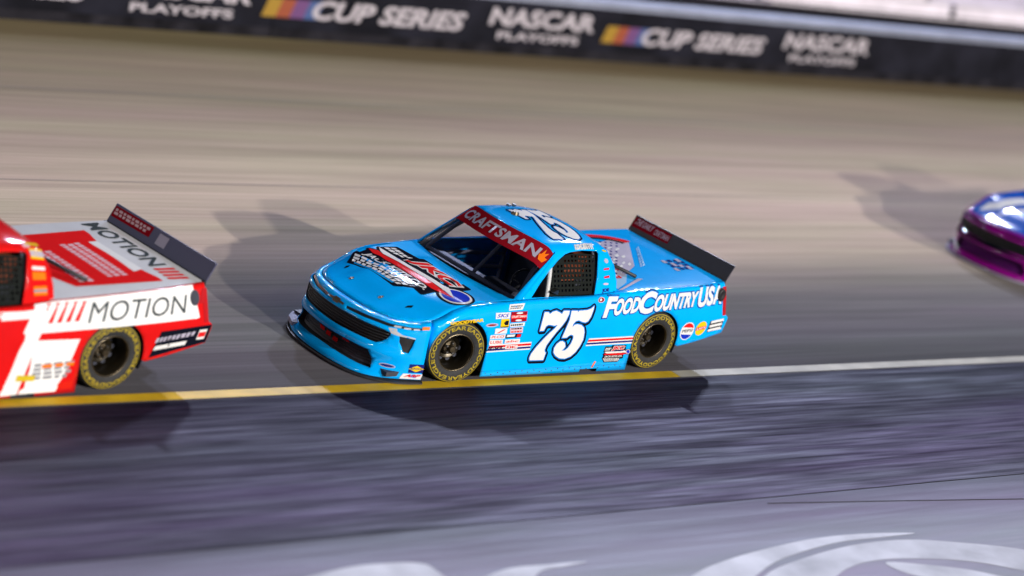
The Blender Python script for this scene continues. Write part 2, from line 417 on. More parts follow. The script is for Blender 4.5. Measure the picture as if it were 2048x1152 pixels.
# bleachers behind the wall (only their foot shows at the upper right)
MS = MT @ Matrix.Translation((0, -15.0, .96)) @ Matrix.Rotation(BANK, 4, 'X')
def stands():
    r = empty('bleachers', MS); tag(r, 'pale aluminium bleachers rising behind the black wall', 'bleachers')
    base = mat('stand_concrete', (.012, .011, .016), rough=.9, spec=.1, var=.3, scale=1.2)
    alu = [mat('bench_aluminium', (.60, .52, .60), rough=.42, var=.2, scale=1.5), mat('bench_aluminium_b', (.48, .44, .54), rough=.45, var=.25, scale=1.5), mat('bench_painted', (.66, .60, .66), rough=.5, var=.15, scale=2.)]
    b = MBld(); b.box((-110, 0, -2.6), (40, .04, -.02)); link('front_wall', b.mesh('front_wall'), r, base)
    b = MBld(); b.box((-110, .05, -1.3), (40, 1.0, -.75)); link('walkway', b.mesh('walkway'), r, base)
    tread = MBld(); tread.box((-110, -.80, -.30), (40, 0, -.004)); tm = tread.mesh('tread'); tm.materials.append(base)
    seats = []
    for a in alu:
        s = MBld(); s.box((-3.0, -.30, .0), (3.0, -.02, .045)); s.box((-2.95, -.62, .40), (2.95, -.34, .44)); s.box((-2.95, -.36, .1), (2.95, -.33, .36)); me = s.mesh('bench'); me.materials.append(a); seats.append(me)
    rnd = random.Random(4)
    for k in range(9):
        o = link('tread', tm, r); o.location = (0, -.8*k, .30*k)
        x = -108+rnd.random()*2
        while x < 10:
            if k < 7:
                o = link('bench', seats[rnd.randrange(3)], r); o.location = (x, -.8*k, .30*k+.003)
            x += 6.1
stands()

# floodlight towers (outside the picture; their lamps show as glints on the paint and as the crossing shadows)
def tower(name, travel, dist, P_, n, colour, label, spread, rows=2, size=30, glow=60.):
    aim = MB @ Vector((-1.2, 0, .5)); c = aim-travel*dist
    gz = -7.0
    side = travel.cross(Vector((0, 0, 1))).normalized(); back = -travel
    r = empty(name, Matrix.Translation((c.x, c.y, gz))); tag(r, label, 'floodlight', 'stadium floodlights')
    steel = M['steel']; H_ = c.z-gz
    b = MBld(); b.tube([(0, 0, 0), (0, 0, H_+.9)], [.35, .18], 12); link('pole', b.mesh('pole'), r, steel)
    w_ = spread
    heads = []
    for row in range(rows):
        zz = H_+(row-(rows-1)/2)*1.1
        b = MBld(); b.tube([tuple(side*(-w_/2))[:2]+(zz,), tuple(side*(w_/2))[:2]+(zz,)], .06, 8); link('crossarm', b.mesh('crossarm'), r, steel)
        for k in range(n):
            heads.append(side*(-w_/2+w_*(k+.5)/n)+Vector((0, 0, zz)))
    hb = MBld(); hb.lathe([(.05, -.35), (.16, -.30), (.30, -.05), (.33, .10)], 20); hm = smooth_by_angle(hb.mesh('lamp_head')); hm.materials.append(steel)
    lb = MBld(); lb.lathe([(.31, .06), (.15, .075), (.001, .08)], 20); lm = lb.mesh('lamp_lens'); lm.materials.append(mat('lamp_lens_lit', (.8, .8, .8), emit=colour, estr=glow))
    q = travel.to_track_quat('Y', 'Z').to_matrix().to_4x4()
    for h in heads:
        hd = empty('lamp', Matrix.Translation(h+travel*.35) @ q, r)
        link('housing', hm, hd); link('lens', lm, hd)
    for k in range(n if P_ else 0):
        p = c+side*(-w_/2+w_*(k+.5)/n)+travel*.8
        l = bpy.data.lights.new('floodlight_lamp', 'SPOT'); l.energy = P_*4*math.pi*dist*dist/n; l.color = colour
        l.spot_size = math.radians(size); l.spot_blend = .5; l.shadow_soft_size = .30
        o = bpy.data.objects.new('floodlight_lamp', l); col.objects.link(o)
        o.location = p; o.rotation_euler = (aim+side*(-w_/2+w_*(k+.5)/n)*.3-p).to_track_quat('-Z', 'Y').to_euler()
tower('infield_floodlight', KEY2, 85.0, 2.1, 5, (1.0, .95, .90), 'low infield floodlight bank facing the banked track', 3.2, 1, 50)
tower('grandstand_floodlight', BACK1, 70.0, 1.7, 5, (.66, .73, 1.0), 'tall floodlight tower behind the outside wall, nearer the truck tails', 3.5, 2, 60)
tower('grandstand_floodlight', BACK2, 70.0, 1.3, 5, (.68, .74, 1.0), 'tall floodlight tower behind the outside wall, more square to the camera', 3.5, 2, 60)
for az, el, where in ((15, 20, 'far ahead of the leading truck'), (82, 18, 'straight across the infield from the blue truck'), (-24, 24, 'outside the wall, far ahead of the trucks'), (-66, 35, 'above the stand, just ahead of the blue truck'), (-96, 27, 'above the stand, straight behind the blue truck')):
    a, e = math.radians(az), math.radians(el)
    tower('stadium_floodlight', -Vector((math.cos(a)*math.cos(e), math.sin(a)*math.cos(e), math.sin(e))), 90.0, 0, 6, (1.0, .96, .95), 'tall stadium floodlight tower '+where, 9.0, 1, glow=700.)

# ------------------------------------------------------------------ race truck: shared surfaces (x forward, y left, z up, front axle at x = 0)
def _cr(pts,n=40):
    p=np.array(pts,float); p=np.vstack([2*p[0]-p[1],p,2*p[-1]-p[-2]]); out=[]
    for i in range(1,len(p)-2):
        for k in range(n):
            t=k/n; a,b,c,d=p[i-1],p[i],p[i+1],p[i+2]
            out.append(.5*((2*b)+(c-a)*t+(2*a-5*b+4*c-d)*t*t+(3*b-a-3*c+d)*t**3))
    out.append(p[-2]); return np.array(out)
_h=[(.975,0),(.968,.2),(.94,.4),(.893,.56),(.805,.71),(.68,.825),(.52,.905),(.33,.957),(.05,.985),(-.5,.988),(-1.2,.99),(-2.0,.99),(-2.8,.99),(-3.4,.972),(-3.94,.935)]

_full=_cr([(.968,-.2),(.975,0)]+_h[1:],40)[40:]
_seg=np.r_[0,np.cumsum(np.linalg.norm(np.diff(_full,axis=0),axis=1))]
UMAX=float(_seg[-1])
_tan=np.gradient(_full,axis=0); _tan/=np.linalg.norm(_tan,axis=1)[:,None]
def rad(x):
    k=_ss(-.9,-.2,x); return .042+.038*k,.045+.045*k
def _ss(a,b,x):
    t=min(1,max(0,(x-a)/(b-a))); return t*t*(3-2*t)
def contour(u):
    a=abs(u); s=1 if u>=0 else -1
    x=np.interp(a,_seg,_full[:,0]); y=np.interp(a,_seg,_full[:,1])
    tx=np.interp(a,_seg,_tan[:,0]); ty=np.interp(a,_seg,_tan[:,1])
    n=math.hypot(tx,ty); nx,ny=ty/n,-tx/n
    return x,s*y,nx,s*ny
def u_of_x(x):   # side only
    return float(np.interp(-x,-_full[:,0],_seg))
def Hc(xe): return float(np.interp(xe,[-4.1,-3.9,-2.9,-2.15,-1.8,-.9,-.62,-.3,0,.3,.6,.75,.9,1.0],[1.0,.995,.965,.945,.915,.90,.885,.868,.842,.795,.705,.668,.634,.605]))
def H(x,y):
    xe=x+.34*(abs(y)/.84)**3*_ss(-.15,.5,x)
    z=Hc(xe)
    # hood: shallow raised centre panel
    k=_ss(-.62,-.4,x)*(1-_ss(.45,.75,x))
    z+=.016*k*(1-_ss(.30,.46,abs(y)))
    if x<-2.1: z+=.02*(1-(y/.93)**2)*_ss(2.1,2.4,-x)
    return z
def zt(u):
    x,y,nx,ny=contour(u)
    r=rad(x)[0]; return H(x-r*nx,y-r*ny)
_dnz=[0,.03,.055,.075,.12,.22,.26,.30,.345,.37,.50,.545,.58,.62,.66]
_dnv=[.150,.150,.135,.085,.025,.005,.035,.045,.02,.005,0,.0,-.02,-.04,-.05]
def shell(u,z):
    x,y,nx,ny=contour(u)
    top=zt(u); RI,RV=rad(x)
    wn=_ss(.25,.75,x)
    x+=wn*float(np.interp(z,_dnz,_dnv))*(.4+.6*_ss(.45,.85,x))
    y*=float(np.interp(z,[0,.12,.3,.6,.8,.95,1.02],[.985,1.0,1.003,1.0,.982,.965,.955]))
    if x<-3.0:
        k=_ss(3.0,3.95,-x)
        x+=k*float(np.interp(z,[.3,.40,.555,.575,.6,1.02],[.0,-.03,-.075,-.07,-.02,.075]))
    s=min(1,max(0,(z-(top-RV))/RV)); ins=RI*(1-math.sqrt(max(0,1-s*s)))
    return (x-nx*ins,y-ny*ins,z)
# cab section (y,z) from roof centre to sill
_sec=_cr([(0,1.452),(.3,1.442),(.52,1.42),(.64,1.395),(.705,1.355),(.742,1.30),(.782,1.20),(.825,1.10),(.868,.995),(.905,.90),(.928,.84)],24)
_st=np.r_[0,np.cumsum(np.linalg.norm(np.diff(_sec,axis=0),axis=1))]
TSILL=float(np.interp(-.90,-_sec[:,1],_st))
def t_of_z(z): return float(np.interp(-z,-_sec[:,1],_st))
def cab(x,t):
    a=abs(t); s=1 if t>=0 else -1
    y=np.interp(a,_st,_sec[:,0]); z=np.interp(a,_st,_sec[:,1])
    k=_ss(.95,1.35,z)
    z+=k*float(np.interp(x,[-2.15,-2.0,-1.8,-1.5,-1.25,-1.0],[-.06,-.035,-.01,0,-.006,-.03]))
    return (x,s*y,z)
# windshield s in [-1,1], v in[0,1] base->top
def wtop(s):
    x=-1.255+.17*(1-s*s); y=.728*s
    t=float(np.interp(abs(y),_sec[:,0],_st)); return np.array(cab(x,t*(1 if s>=0 else -1)))
def wbase(s):
    return np.array([-.70+.16*(1-s*s),.855*s,.878+.02*(1-s*s)])
def wind(s,v,off=0):
    b,t=wbase(s),wtop(s); p=b+(t-b)*v
    n=np.array([.72,0,.69]); p=p+n*(.03*4*v*(1-v)*(1-.6*s*s)+off)
    return p
SPB=(-3.888,.986); SPT=(-3.984,1.176); SPW=.86
def spoil(y,h): return (SPB[0]+(SPT[0]-SPB[0])*h,y,SPB[1]+(SPT[1]-SPB[1])*h)

SREF = lambda p: (max(0, p[0]-.2)*1.5, p[1], 0.02)
UPREF = lambda p: (0, 0, 1)
CREF = lambda p: (0, p[1]*1.3, p[2]-.9)
WREF = lambda p: (.7, 0, .7)
gS = lifted(shell, SREF); gC = lifted(cab, CREF)
hoodfn = lambda x, y: (x, y, H(x, y))
gH = lifted(hoodfn, UPREF)
gW = lifted(lambda s, v: tuple(wind(s, v)), WREF)
gP = lifted(spoil, lambda p: (1, 0, .4))
UX = u_of_x
UN = 1.236
def arc(cx, cz, r, a0, a1, n): return [(cx-r*math.cos(math.radians(a0+(a1-a0)*i/n)), cz+r*math.sin(math.radians(a0+(a1-a0)*i/n))) for i in range(n+1)]
SLOT = [(.16,.590),(.30,.597),(.45,.601),(.75,.600),(1.0,.606),(1.11,.612),(1.11,.590),(1.0,.580),(.75,.572),(.45,.573),(.30,.570),(.18,.566)]
GRILLE_H = [(0,.532),(.12,.533),(.25,.535),(.38,.537),(.5,.538),(.62,.536),(.72,.530),(.80,.512),(.80,.488),(.775,.44),(.725,.40),(.67,.372),(.58,.374),(.5,.375),(.38,.373),(.25,.370),(.12,.367),(0,.366)]
LAMP = [(.895,.500),(.98,.492),(1.066,.484),(1.05,.405),(1.034,.331),(.969,.339),(.94,.385),(.907,.432)]
OPEN_H = [(0,.285),(.16,.288),(.33,.291),(.5,.287),(.63,.280),(.67,.19),(.71,.100),(.62,.102),(.54,.104),(.42,.107),(.3,.109),(.15,.111),(0,.112)]
DRL = [(.759,.560),(.845,.568),(.86,.544),(.925,.516),(1.062,.503),(1.067,.488),(.90,.499),(.83,.508),(.80,.514)]
def mir(L): return [(-a, b) for a, b in L][::-1]
def sym(Hf): return Hf+[(-a, b) for a, b in Hf[::-1]][1:-1]
def shell_grid(u0, u1, du=.05):
    out = []
    for u in np.arange(u0, u1, du):
        t = zt(u); x = contour(u)[0]; rv = rad(x)[1]
        for z in [.08,.12,.17,.22,.26,.30,.34,.38,.44,.50,.55,.60,.66,.72,.78,.84,.89]:
            if z < t-rv-.02: out.append((u, z+.0007*math.sin(u*40)))
        for k in (0, .25, .45, .62, .77, .88, .955): out.append((u, t-rv+rv*k))
    return out
def top_edge(u0, u1, n): return [(u0+(u1-u0)*i/n, zt(u0+(u1-u0)*i/n)) for i in range(n+1)]
MESH = {}
def build_meshes():
    # nose
    out = [(-UN+2*UN*i/60, .045) for i in range(61)]+top_edge(UN, -UN, 70)
    MESH['nose'] = cdt_patch('nose', out, [SLOT, mir(SLOT), sym(GRILLE_H), LAMP, mir(LAMP), sym(OPEN_H)], shell_grid(-UN+.02, UN, .045), shell, flipref=SREF, margin=.006)
    # sides
    uf, ur = UX(0), UX(-2.845)
    bot = [(UX(-.365), .055), (UX(-.9), .045), (UX(-1.80), .028), (UX(-1.80), .062), (UX(-2.06), .058), (UX(-2.06), .020), (UX(-2.50), .018)]
    tail = [(UX(-3.245), .265), (UX(-3.5), .30), (UX(-3.75), .345), (UMAX, .385)]
    side = [(UN, .36)]+arc(uf, .345, .372, 4, 178, 26)+bot+arc(ur, .345, .362, -8, 190, 28)+tail+[(UMAX, z) for z in (.46, .53, .565, .58, .61, .75, .88)]+top_edge(UMAX, UN, 110)
    grid = shell_grid(UN+.02, UMAX, .055)
    MESH['sideL'] = cdt_patch('side_panel', side, [], grid, shell, flipref=SREF)
    MESH['sideR'] = cdt_patch('side_panel', mir(side), [], [(-a, b) for a, b in grid], shell, flipref=SREF)
    # hood
    ue = UX(-.72)
    bd = []
    for i in range(101):
        u = -ue+2*ue*i/100; p = shell(u, zt(u)); k = .012 if abs(u) < 1.0 else 0
        bd.append(((p[0]-k, p[1]), (p[0]-k, p[1], p[2]+(.004 if k else 0))))
    for i in range(31):
        q = wbase(1-2*i/30); bd.append(((q[0], q[1]), (q[0], q[1], q[2]-.006)))
    grid = [(x+.0004*j, y) for x in np.arange(-.7, .95, .05) for j, y in enumerate(np.arange(-.92, .93, .046))]
    MESH['hood'] = cdt_patch('hood', [b[0] for b in bd], [], grid, hoodfn, fixed={i: b[1] for i, b in enumerate(bd)}, flipref=UPREF)
    # cab: roof, pillars and window frames in one skin
    TS = TSILL+.03
    def xf(z): return float(np.interp(z, [.88, 1.372], [-.745, -1.300]))
    lf = [(xf(z), t_of_z(z)) for z in np.linspace(.885, 1.36, 9)]
    top = []
    for i in range(41):
        s = 1-2*i/40; q = wtop(s); t = float(np.interp(abs(q[1]), _sec[:, 0], _st))*(1 if s >= 0 else -1); top.append((float(q[0]), t))
    rear = [(-2.155, TS), (-2.163, 1.05), (-2.150, .85), (-2.085, .67), (-2.045, .5), (-2.03, .25), (-2.025, 0)]
    out = [(-1.0, TS), (-.78, TS)]+lf+top+[(a, -b) for a, b in lf[::-1]]+[(-.78, -TS), (-1.0, -TS)]+[(a, -b) for a, b in rear]+rear[::-1][1:]
    win = [(-.905,1.215),(-1.35,1.215),(-1.825,1.212),(-1.875,1.0),(-1.915,.74),(-1.905,.705),(-1.684,.711),(-1.50,.735),(-1.411,.757),(-1.30,.825),(-1.187,.920),(-1.04,1.06)]
    grid = [(x, t+.0005*i) for i, x in enumerate(np.arange(-2.2, -.75, .055)) for t in np.arange(-1.3, 1.31, .05)]
    MESH['cab'] = cdt_patch('cab', out, [win, [(a, -b) for a, b in win[::-1]]], grid, cab, flipref=CREF)
    MESH['win'] = win
    # A-pillar faces between the glass edge and the cab skin
    for sgn, key in ((1, 'pillarL'), (-1, 'pillarR')):
        v = []; f = []
        n = 14
        for i in range(n+1):
            k = i/n; a = Vector(wind(sgn, k)); z = .885+(1.36-.885)*k; b = Vector(cab(xf(z), sgn*t_of_z(z)))
            m = (a+b)/2+Vector((.012, sgn*.010, .008))
            v += [tuple(a), tuple(m), tuple(b)]
            if i: j = 3*i; f += [[j-3, j-2, j+1, j], [j-2, j-1, j+2, j+1]]
        MESH[key] = mesh('a_pillar', v, orient(v, f, lambda p: (.7, p[1], .3)))
    # windshield
    n, m = 24, 14; v = [tuple(wind(-1+2*i/n, j/m, -.004)) for j in range(m+1) for i in range(n+1)]
    f = [[j*(n+1)+i, j*(n+1)+i+1, (j+1)*(n+1)+i+1, (j+1)*(n+1)+i] for j in range(m) for i in range(n)]
    MESH['wind'] = mesh('windshield', v, orient(v, f, WREF))
    # rear window
    rr = [(a, -b) for a, b in rear]+rear[::-1][1:]
    v = []; f = []
    for i, (x, t) in enumerate(rr):
        p = cab(x, t); v += [p, (-2.17, p[1]*1.01, H(-2.17, p[1])-.02)]
        if i: f.append([2*i-2, 2*i-1, 2*i+1, 2*i])
    MESH['rearwin'] = mesh('rear_window', v, f)
    # bed cover
    us = [UX(-2.11)+(UMAX-UX(-2.11))*i/40 for i in range(41)]
    bd = [shell(u, zt(u)) for u in us]+[shell(-u, zt(u)) for u in us[::-1]]
    grid = [(x, y) for x in np.arange(-3.88, -2.1, .08) for y in np.arange(-.9, .91, .06)]
    MESH['bed'] = cdt_patch('bed_cover', [(p[0], p[1]) for p in bd], [], grid, hoodfn, fixed={i: p for i, p in enumerate(bd)}, flipref=UPREF)
    # tail
    v = []; f = []; zs = [.385, .42, .48, .53, .565, .58, .61, .75, .88, zt(UMAX)]; n = 12
    for z in zs:
        a = Vector(shell(UMAX, z))
        for i in range(n+1):
            k = -1+2*i/n; v.append((a.x-.035*(1-k*k), a.y*k, a.z))
    for j in range(len(zs)-1):
        for i in range(n): f.append([j*(n+1)+i, j*(n+1)+i+1, (j+1)*(n+1)+i+1, (j+1)*(n+1)+i])
    MESH['tail'] = mesh('tailgate', v, orient(v, f, lambda p: (-1, 0, 0)))
    # spoiler blade with thickness
    b = MBld(); v = []
    for h in (0, 1):
        for d in (0, -.012):
            for y in np.linspace(-SPW, SPW, 9):
                p = spoil(y, h); v.append((p[0]+d, y, p[2]))
    n = 9; f = []
    for i in range(n-1):
        f += [[i, i+1, 2*n+i+1, 2*n+i], [n+i, 3*n+i, 3*n+i+1, n+i+1], [2*n+i, 2*n+i+1, 3*n+i+1, 3*n+i], [i, n+i, n+i+1, i+1]]
    f += [[0, 2*n, 3*n, n], [n-1, 2*n-1, 4*n-1, 3*n-1]]
    MESH['spoiler'] = smooth_by_angle(mesh('spoiler', v, f))
    b = MBld(); b.box((SPB[0]-.01, -SPW, SPB[1]-.03), (SPB[0]+.035, SPW, SPB[1]+.012)); MESH['spbase'] = b.mesh('spoiler_base')
    # splitter
    hp = [(1.148, 0), (1.140, .2), (1.108, .42), (1.045, .60), (.935, .765), (.775, .885), (.60, .955), (.40, .985)]
    pl = [tuple(p) for p in _cr(hp, 6)]; pl = pl+[(.35, .9), (.35, -.9)]+[(a, -c) for a, c in pl[::-1]][:-1]
    b = MBld(); b.prism(pl, .014, .030); MESH['splitter'] = smooth_by_angle(b.mesh('splitter'))
    # wheel
    b = MBld(); b.lathe([(.190,.108),(.200,.130),(.222,.143),(.262,.1485),(.300,.146),(.322,.139),(.336,.126),(.343,.100),(.345,0),(.343,-.100),(.336,-.126),(.322,-.139),(.262,-.1485),(.200,-.130),(.190,-.108)], 72)
    MESH['tyre'] = smooth_by_angle(b.mesh('tyre'), 50)
    b = MBld(); b.lathe([(.206,.126),(.207,.133),(.200,.136),(.194,.128),(.188,.100),(.182,.085),(.180,.0),(.178,-.085),(.165,-.078),(.150,-.060),(.128,-.045),(.112,-.050),(.085,-.062),(.080,-.050)], 60); MESH['rim'] = smooth_by_angle(b.mesh('rim'), 40)
    b = MBld(); b.lathe([(.081,-.06),(.080,-.02),(.072,-.005),(.040,.0),(.038,.045),(.030,.055),(.001,.056)], 30); MESH['hub'] = smooth_by_angle(b.mesh('hub'), 40)
    b = MBld(); b.lathe([(.016,0),(.016,.035),(.010,.042),(.001,.043)], 6); MESH['lug'] = b.mesh('lug_nut')
    b = MBld(); b.lathe([(.024,0),(.024,.004),(.001,.004)], 12); MESH['vent'] = b.mesh('vent_hole')
    b = MBld(); b.lathe([(.3165,.1437),(.3245,.1402)], 60); MESH['ring'] = b.mesh('sidewall_stripe', True)
    b = MBld(); b.lathe([(.1905,.12),(.199,.1352),(.2045,.1375),(.2095,.134)], 60); MESH['lip'] = b.mesh('rim_lip', True)
    for word, key in (('GOODYEAR', 'w1'), ('EAGLE', 'w2')):
        V, F = text_tris(word, .03, 0, 1.05); lo, hi = V.min(0), V.max(0); N = (V-lo)/(hi-lo)
        span = math.radians(112 if key == 'w1' else 62); v = []
        for a, c in N:
            an = math.pi/2+span*(a-.5); r = .262+.044*c
            v.append((-r*math.cos(an)*-1, .1515 if r < .29 else .1515-(r-.29)*.22, r*math.sin(an)))
        MESH[key] = mesh('lettering', v, orient(v, F, lambda p: (0, 1, 0)))
    # underbody and wheel wells
    b = MBld(); b.box((-3.75, -.60, .10), (.75, .60, .20)); b.box((-2.45, -.93, .09), (-.40, .93, .17)); b.box((-3.70, -.86, .36), (-3.28, .86, .40)); b.box((.42, -.86, .07), (.80, .86, .12))
    b.box((-2.14, -.86, .17), (-2.10, .86, .92)); MESH['floor'] = b.mesh('floor')
    for cx, key in ((0, 'wellF'), (-2.845, 'wellR')):
        b = MBld(); ps = arc(-cx, .345, .385, -25, 205, 16); v = []; f = []
        for a, z in ps: v += [(-a, .965, max(z, .12)), (-a, .55, max(z, .12))]
        n = len(ps)
        for i in range(1, n): f.append([2*i-2, 2*i, 2*i+1, 2*i-1])
        f.append([2*i+1 for i in range(n)]); b.add(v, f); MESH[key] = b.mesh('wheel_well')
build_meshes()

def grille_bars(zs, u0, u1, dep, r=.006, slant=0):
    b = MBld()
    for z in zs:
        pts = []
        for i in range(25):
            u = u0+(u1-u0)*i/24; p = Vector(shell(u, z)); x, y, nx, ny = contour(u); pts.append(p-Vector((nx, ny, 0))*dep)
        b.tube([tuple(p) for p in pts], r, 6)
    return b
def backing(name, poly, dep, grid=.06):
    def fn(u, z):
        p = Vector(shell(u, z)); x, y, nx, ny = contour(u); return tuple(p-Vector((nx, ny, 0))*dep)
    g = [(u, z) for u in np.arange(-1.2, 1.21, .05) for z in np.arange(.05, .65, .03)]
    return cdt_patch(name, poly, [], g, fn, flipref=SREF)
def opening_wall(name, poly, dep):              # the return edge of an opening cut in the nose
    v = []; f = []; n = len(poly)
    for u, z in poly:
        p = Vector(shell(u, z)); x, y, nx, ny = contour(u); v += [tuple(p), tuple(p-Vector((nx, ny, 0))*dep)]
    for i in range(n): j = (i+1) % n; f.append([2*i, 2*j, 2*j+1, 2*i+1])
    return mesh(name, v, f, False)
def build_nose_bits():
    MESH['grille_back'] = backing('grille', sym(GRILLE_H), .045); MESH['open_back'] = backing('lower_grille', sym(OPEN_H), .07)
    MESH['slotL'] = backing('slot', SLOT, .02); MESH['slotR'] = backing('slot', mir(SLOT), .02)
    MESH['lampL'] = backing('headlight', LAMP, .02); MESH['lampR'] = backing('headlight', mir(LAMP), .02)
    MESH['grille_bars'] = grille_bars([.395, .425, .455, .485, .515], -.80, .80, .02, .007).mesh('grille_bar', True)
    MESH['open_bars'] = grille_bars([.14, .17, .20, .23, .26], -.66, .66, .05, .004).mesh('grille_mesh', True)
    for k, pl in (('ow1', sym(GRILLE_H)), ('ow2', sym(OPEN_H)), ('ow3', LAMP), ('ow4', mir(LAMP))): MESH[k] = opening_wall('opening_edge', pl, .08 if k in ('ow1', 'ow2') else .02)
    MESH['drlL'] = polys_mesh('running_light', [DRL], gS, .004, SREF, .04); MESH['drlR'] = polys_mesh('running_light', [mir(DRL)], gS, .004, SREF, .04)
    b = []
    for a, c in ((.80, .88), (.91, .99), (1.02, 1.09)): b.append([(a, .580), (c, .584), (c, .600), (a, .596)])
    MESH['strip'] = polys_mesh('lamp_strip', b, gS, -.008, SREF); MESH['stripR'] = polys_mesh('lamp_strip', [mir(q) for q in b], gS, -.008, SREF)
    am = [(1.112, .592), (1.195, .602), (1.197, .632), (1.115, .622)]
    MESH['amber'] = polys_mesh('turn_signal', [am], gS, .005, SREF, .03); MESH['amberR'] = polys_mesh('turn_signal', [mir(am)], gS, .005, SREF, .03)
build_nose_bits()

def interior_meshes():
    b = MBld(); b.box((-1.02, -.84, .55), (-.80, .84, .80)); b.box((-1.0, .15, .78), (-.86, .62, .86)); MESH['dash'] = b.mesh('dashboard')
    b = MBld(); b.box((-1.75, .18, .25), (-1.25, .66, .42)); b.box((-1.90, .18, .25), (-1.72, .66, 1.02)); MESH['seat'] = b.mesh('seat'); b = MBld(); b.box((-1.92, .25, .98), (-1.76, .59, 1.24)); b.box((-1.80, .20, .98), (-1.52, .25, 1.20)); b.box((-1.80, .59, .98), (-1.52, .64, 1.18)); MESH['head'] = b.mesh('head_surround')
    b = MBld(); b.tube([(-1.18+.05*math.cos(a)*0-.06*math.sin(a), .42+.17*math.cos(a), .86+.16*math.sin(a)) for a in np.linspace(0, 2*math.pi, 25)], .014, 8); b.tube([(-1.18, .26, .86), (-1.18, .58, .86)], .012, 6); b.tube([(-1.18, .42, .86), (-.95, .42, .75)], .018, 6); MESH['wheelst'] = b.mesh('steering_wheel', True)
    b = MBld(); r = .024
    for s in (-1, 1):
        b.tube([(-.74, s*.78, .30), (-.80, s*.80, .86), (-1.02, s*.70, 1.12), (-1.30, s*.62, 1.33)], r)
        b.tube([(-1.30, s*.62, 1.33), (-1.92, s*.60, 1.36)], r); b.tube([(-1.92, s*.60, 1.36), (-1.95, s*.80, .86), (-1.95, s*.82, .2)], r)
        b.tube([(-1.92, s*.60, 1.34), (-2.06, s*.66, .95)], r)
        for z in (.42, .58, .74): b.tube([(-.78, s*.80, z), (-1.3, s*.90, z), (-1.94, s*.80, z)], r)
    b.tube([(-1.30, -.62, 1.33), (-1.30, .62, 1.33)], r); b.tube([(-1.92, -.60, 1.36), (-1.92, .60, 1.36)], r)
    b.tube([(-1.93, -.66, 1.25), (-1.95, .80, .25)], r); b.tube([(-1.93, -.80, .86), (-1.93, .80, .86)], r)
    b.tube([(-.80, -.80, .84), (-.80, .80, .84)], r); b.tube([(-1.30, 0, 1.34), (-.82, 0, .84)], r*.9)
    b.tube([(-1.30, -.30, 1.34), (-1.92, .25, 1.36)], r); b.tube([(-1.93, -.30, .86), (-1.92, -.05, 1.36)], r*.9)
    MESH['cage'] = smooth_by_angle(b.mesh('roll_cage'))
    b = MBld(); b.tube([(-1.17, .86, .70), (-1.172, .845, .93), (-1.195, .79, 1.12), (-1.22, .74, 1.22)], .026, 12); MESH['tubeL'] = smooth_by_angle(b.mesh('padded_bar'))
    b = MBld(); v = [(-1.165, .93, .965), (-1.285, .90, .985), (-1.285, .90, .925), (-1.175, .86, .965), (-1.285, .84, .985), (-1.285, .84, .925)]
    b.add(v, [[0, 1, 2], [3, 5, 4], [0, 3, 4, 1], [1, 4, 5, 2], [2, 5, 3, 0]]); MESH['mirror'] = b.mesh('side_mirror')
    net = [(-1.17,1.205),(-1.81,1.203),(-1.86,1.0),(-1.895,.745),(-1.67,.735),(-1.50,.755),(-1.42,.775),(-1.30,.85),(-1.20,.935)]
    holes = []
    for i in range(16):
        for j in range(11):
            x0 = -1.215-.052*i; t0 = 1.165-.053*j
            q = [(x0, t0), (x0-.027, t0), (x0-.027, t0-.028), (x0, t0-.028)]
            if inside(net, q).all() and (edge_dist(net, q) > .012).all(): holes.append(q)
    MESH['net'] = cdt_patch('window_net', net, holes, [], lambda x, t: tuple(gC(x, t, -.035)), flipref=CREF)
interior_meshes()

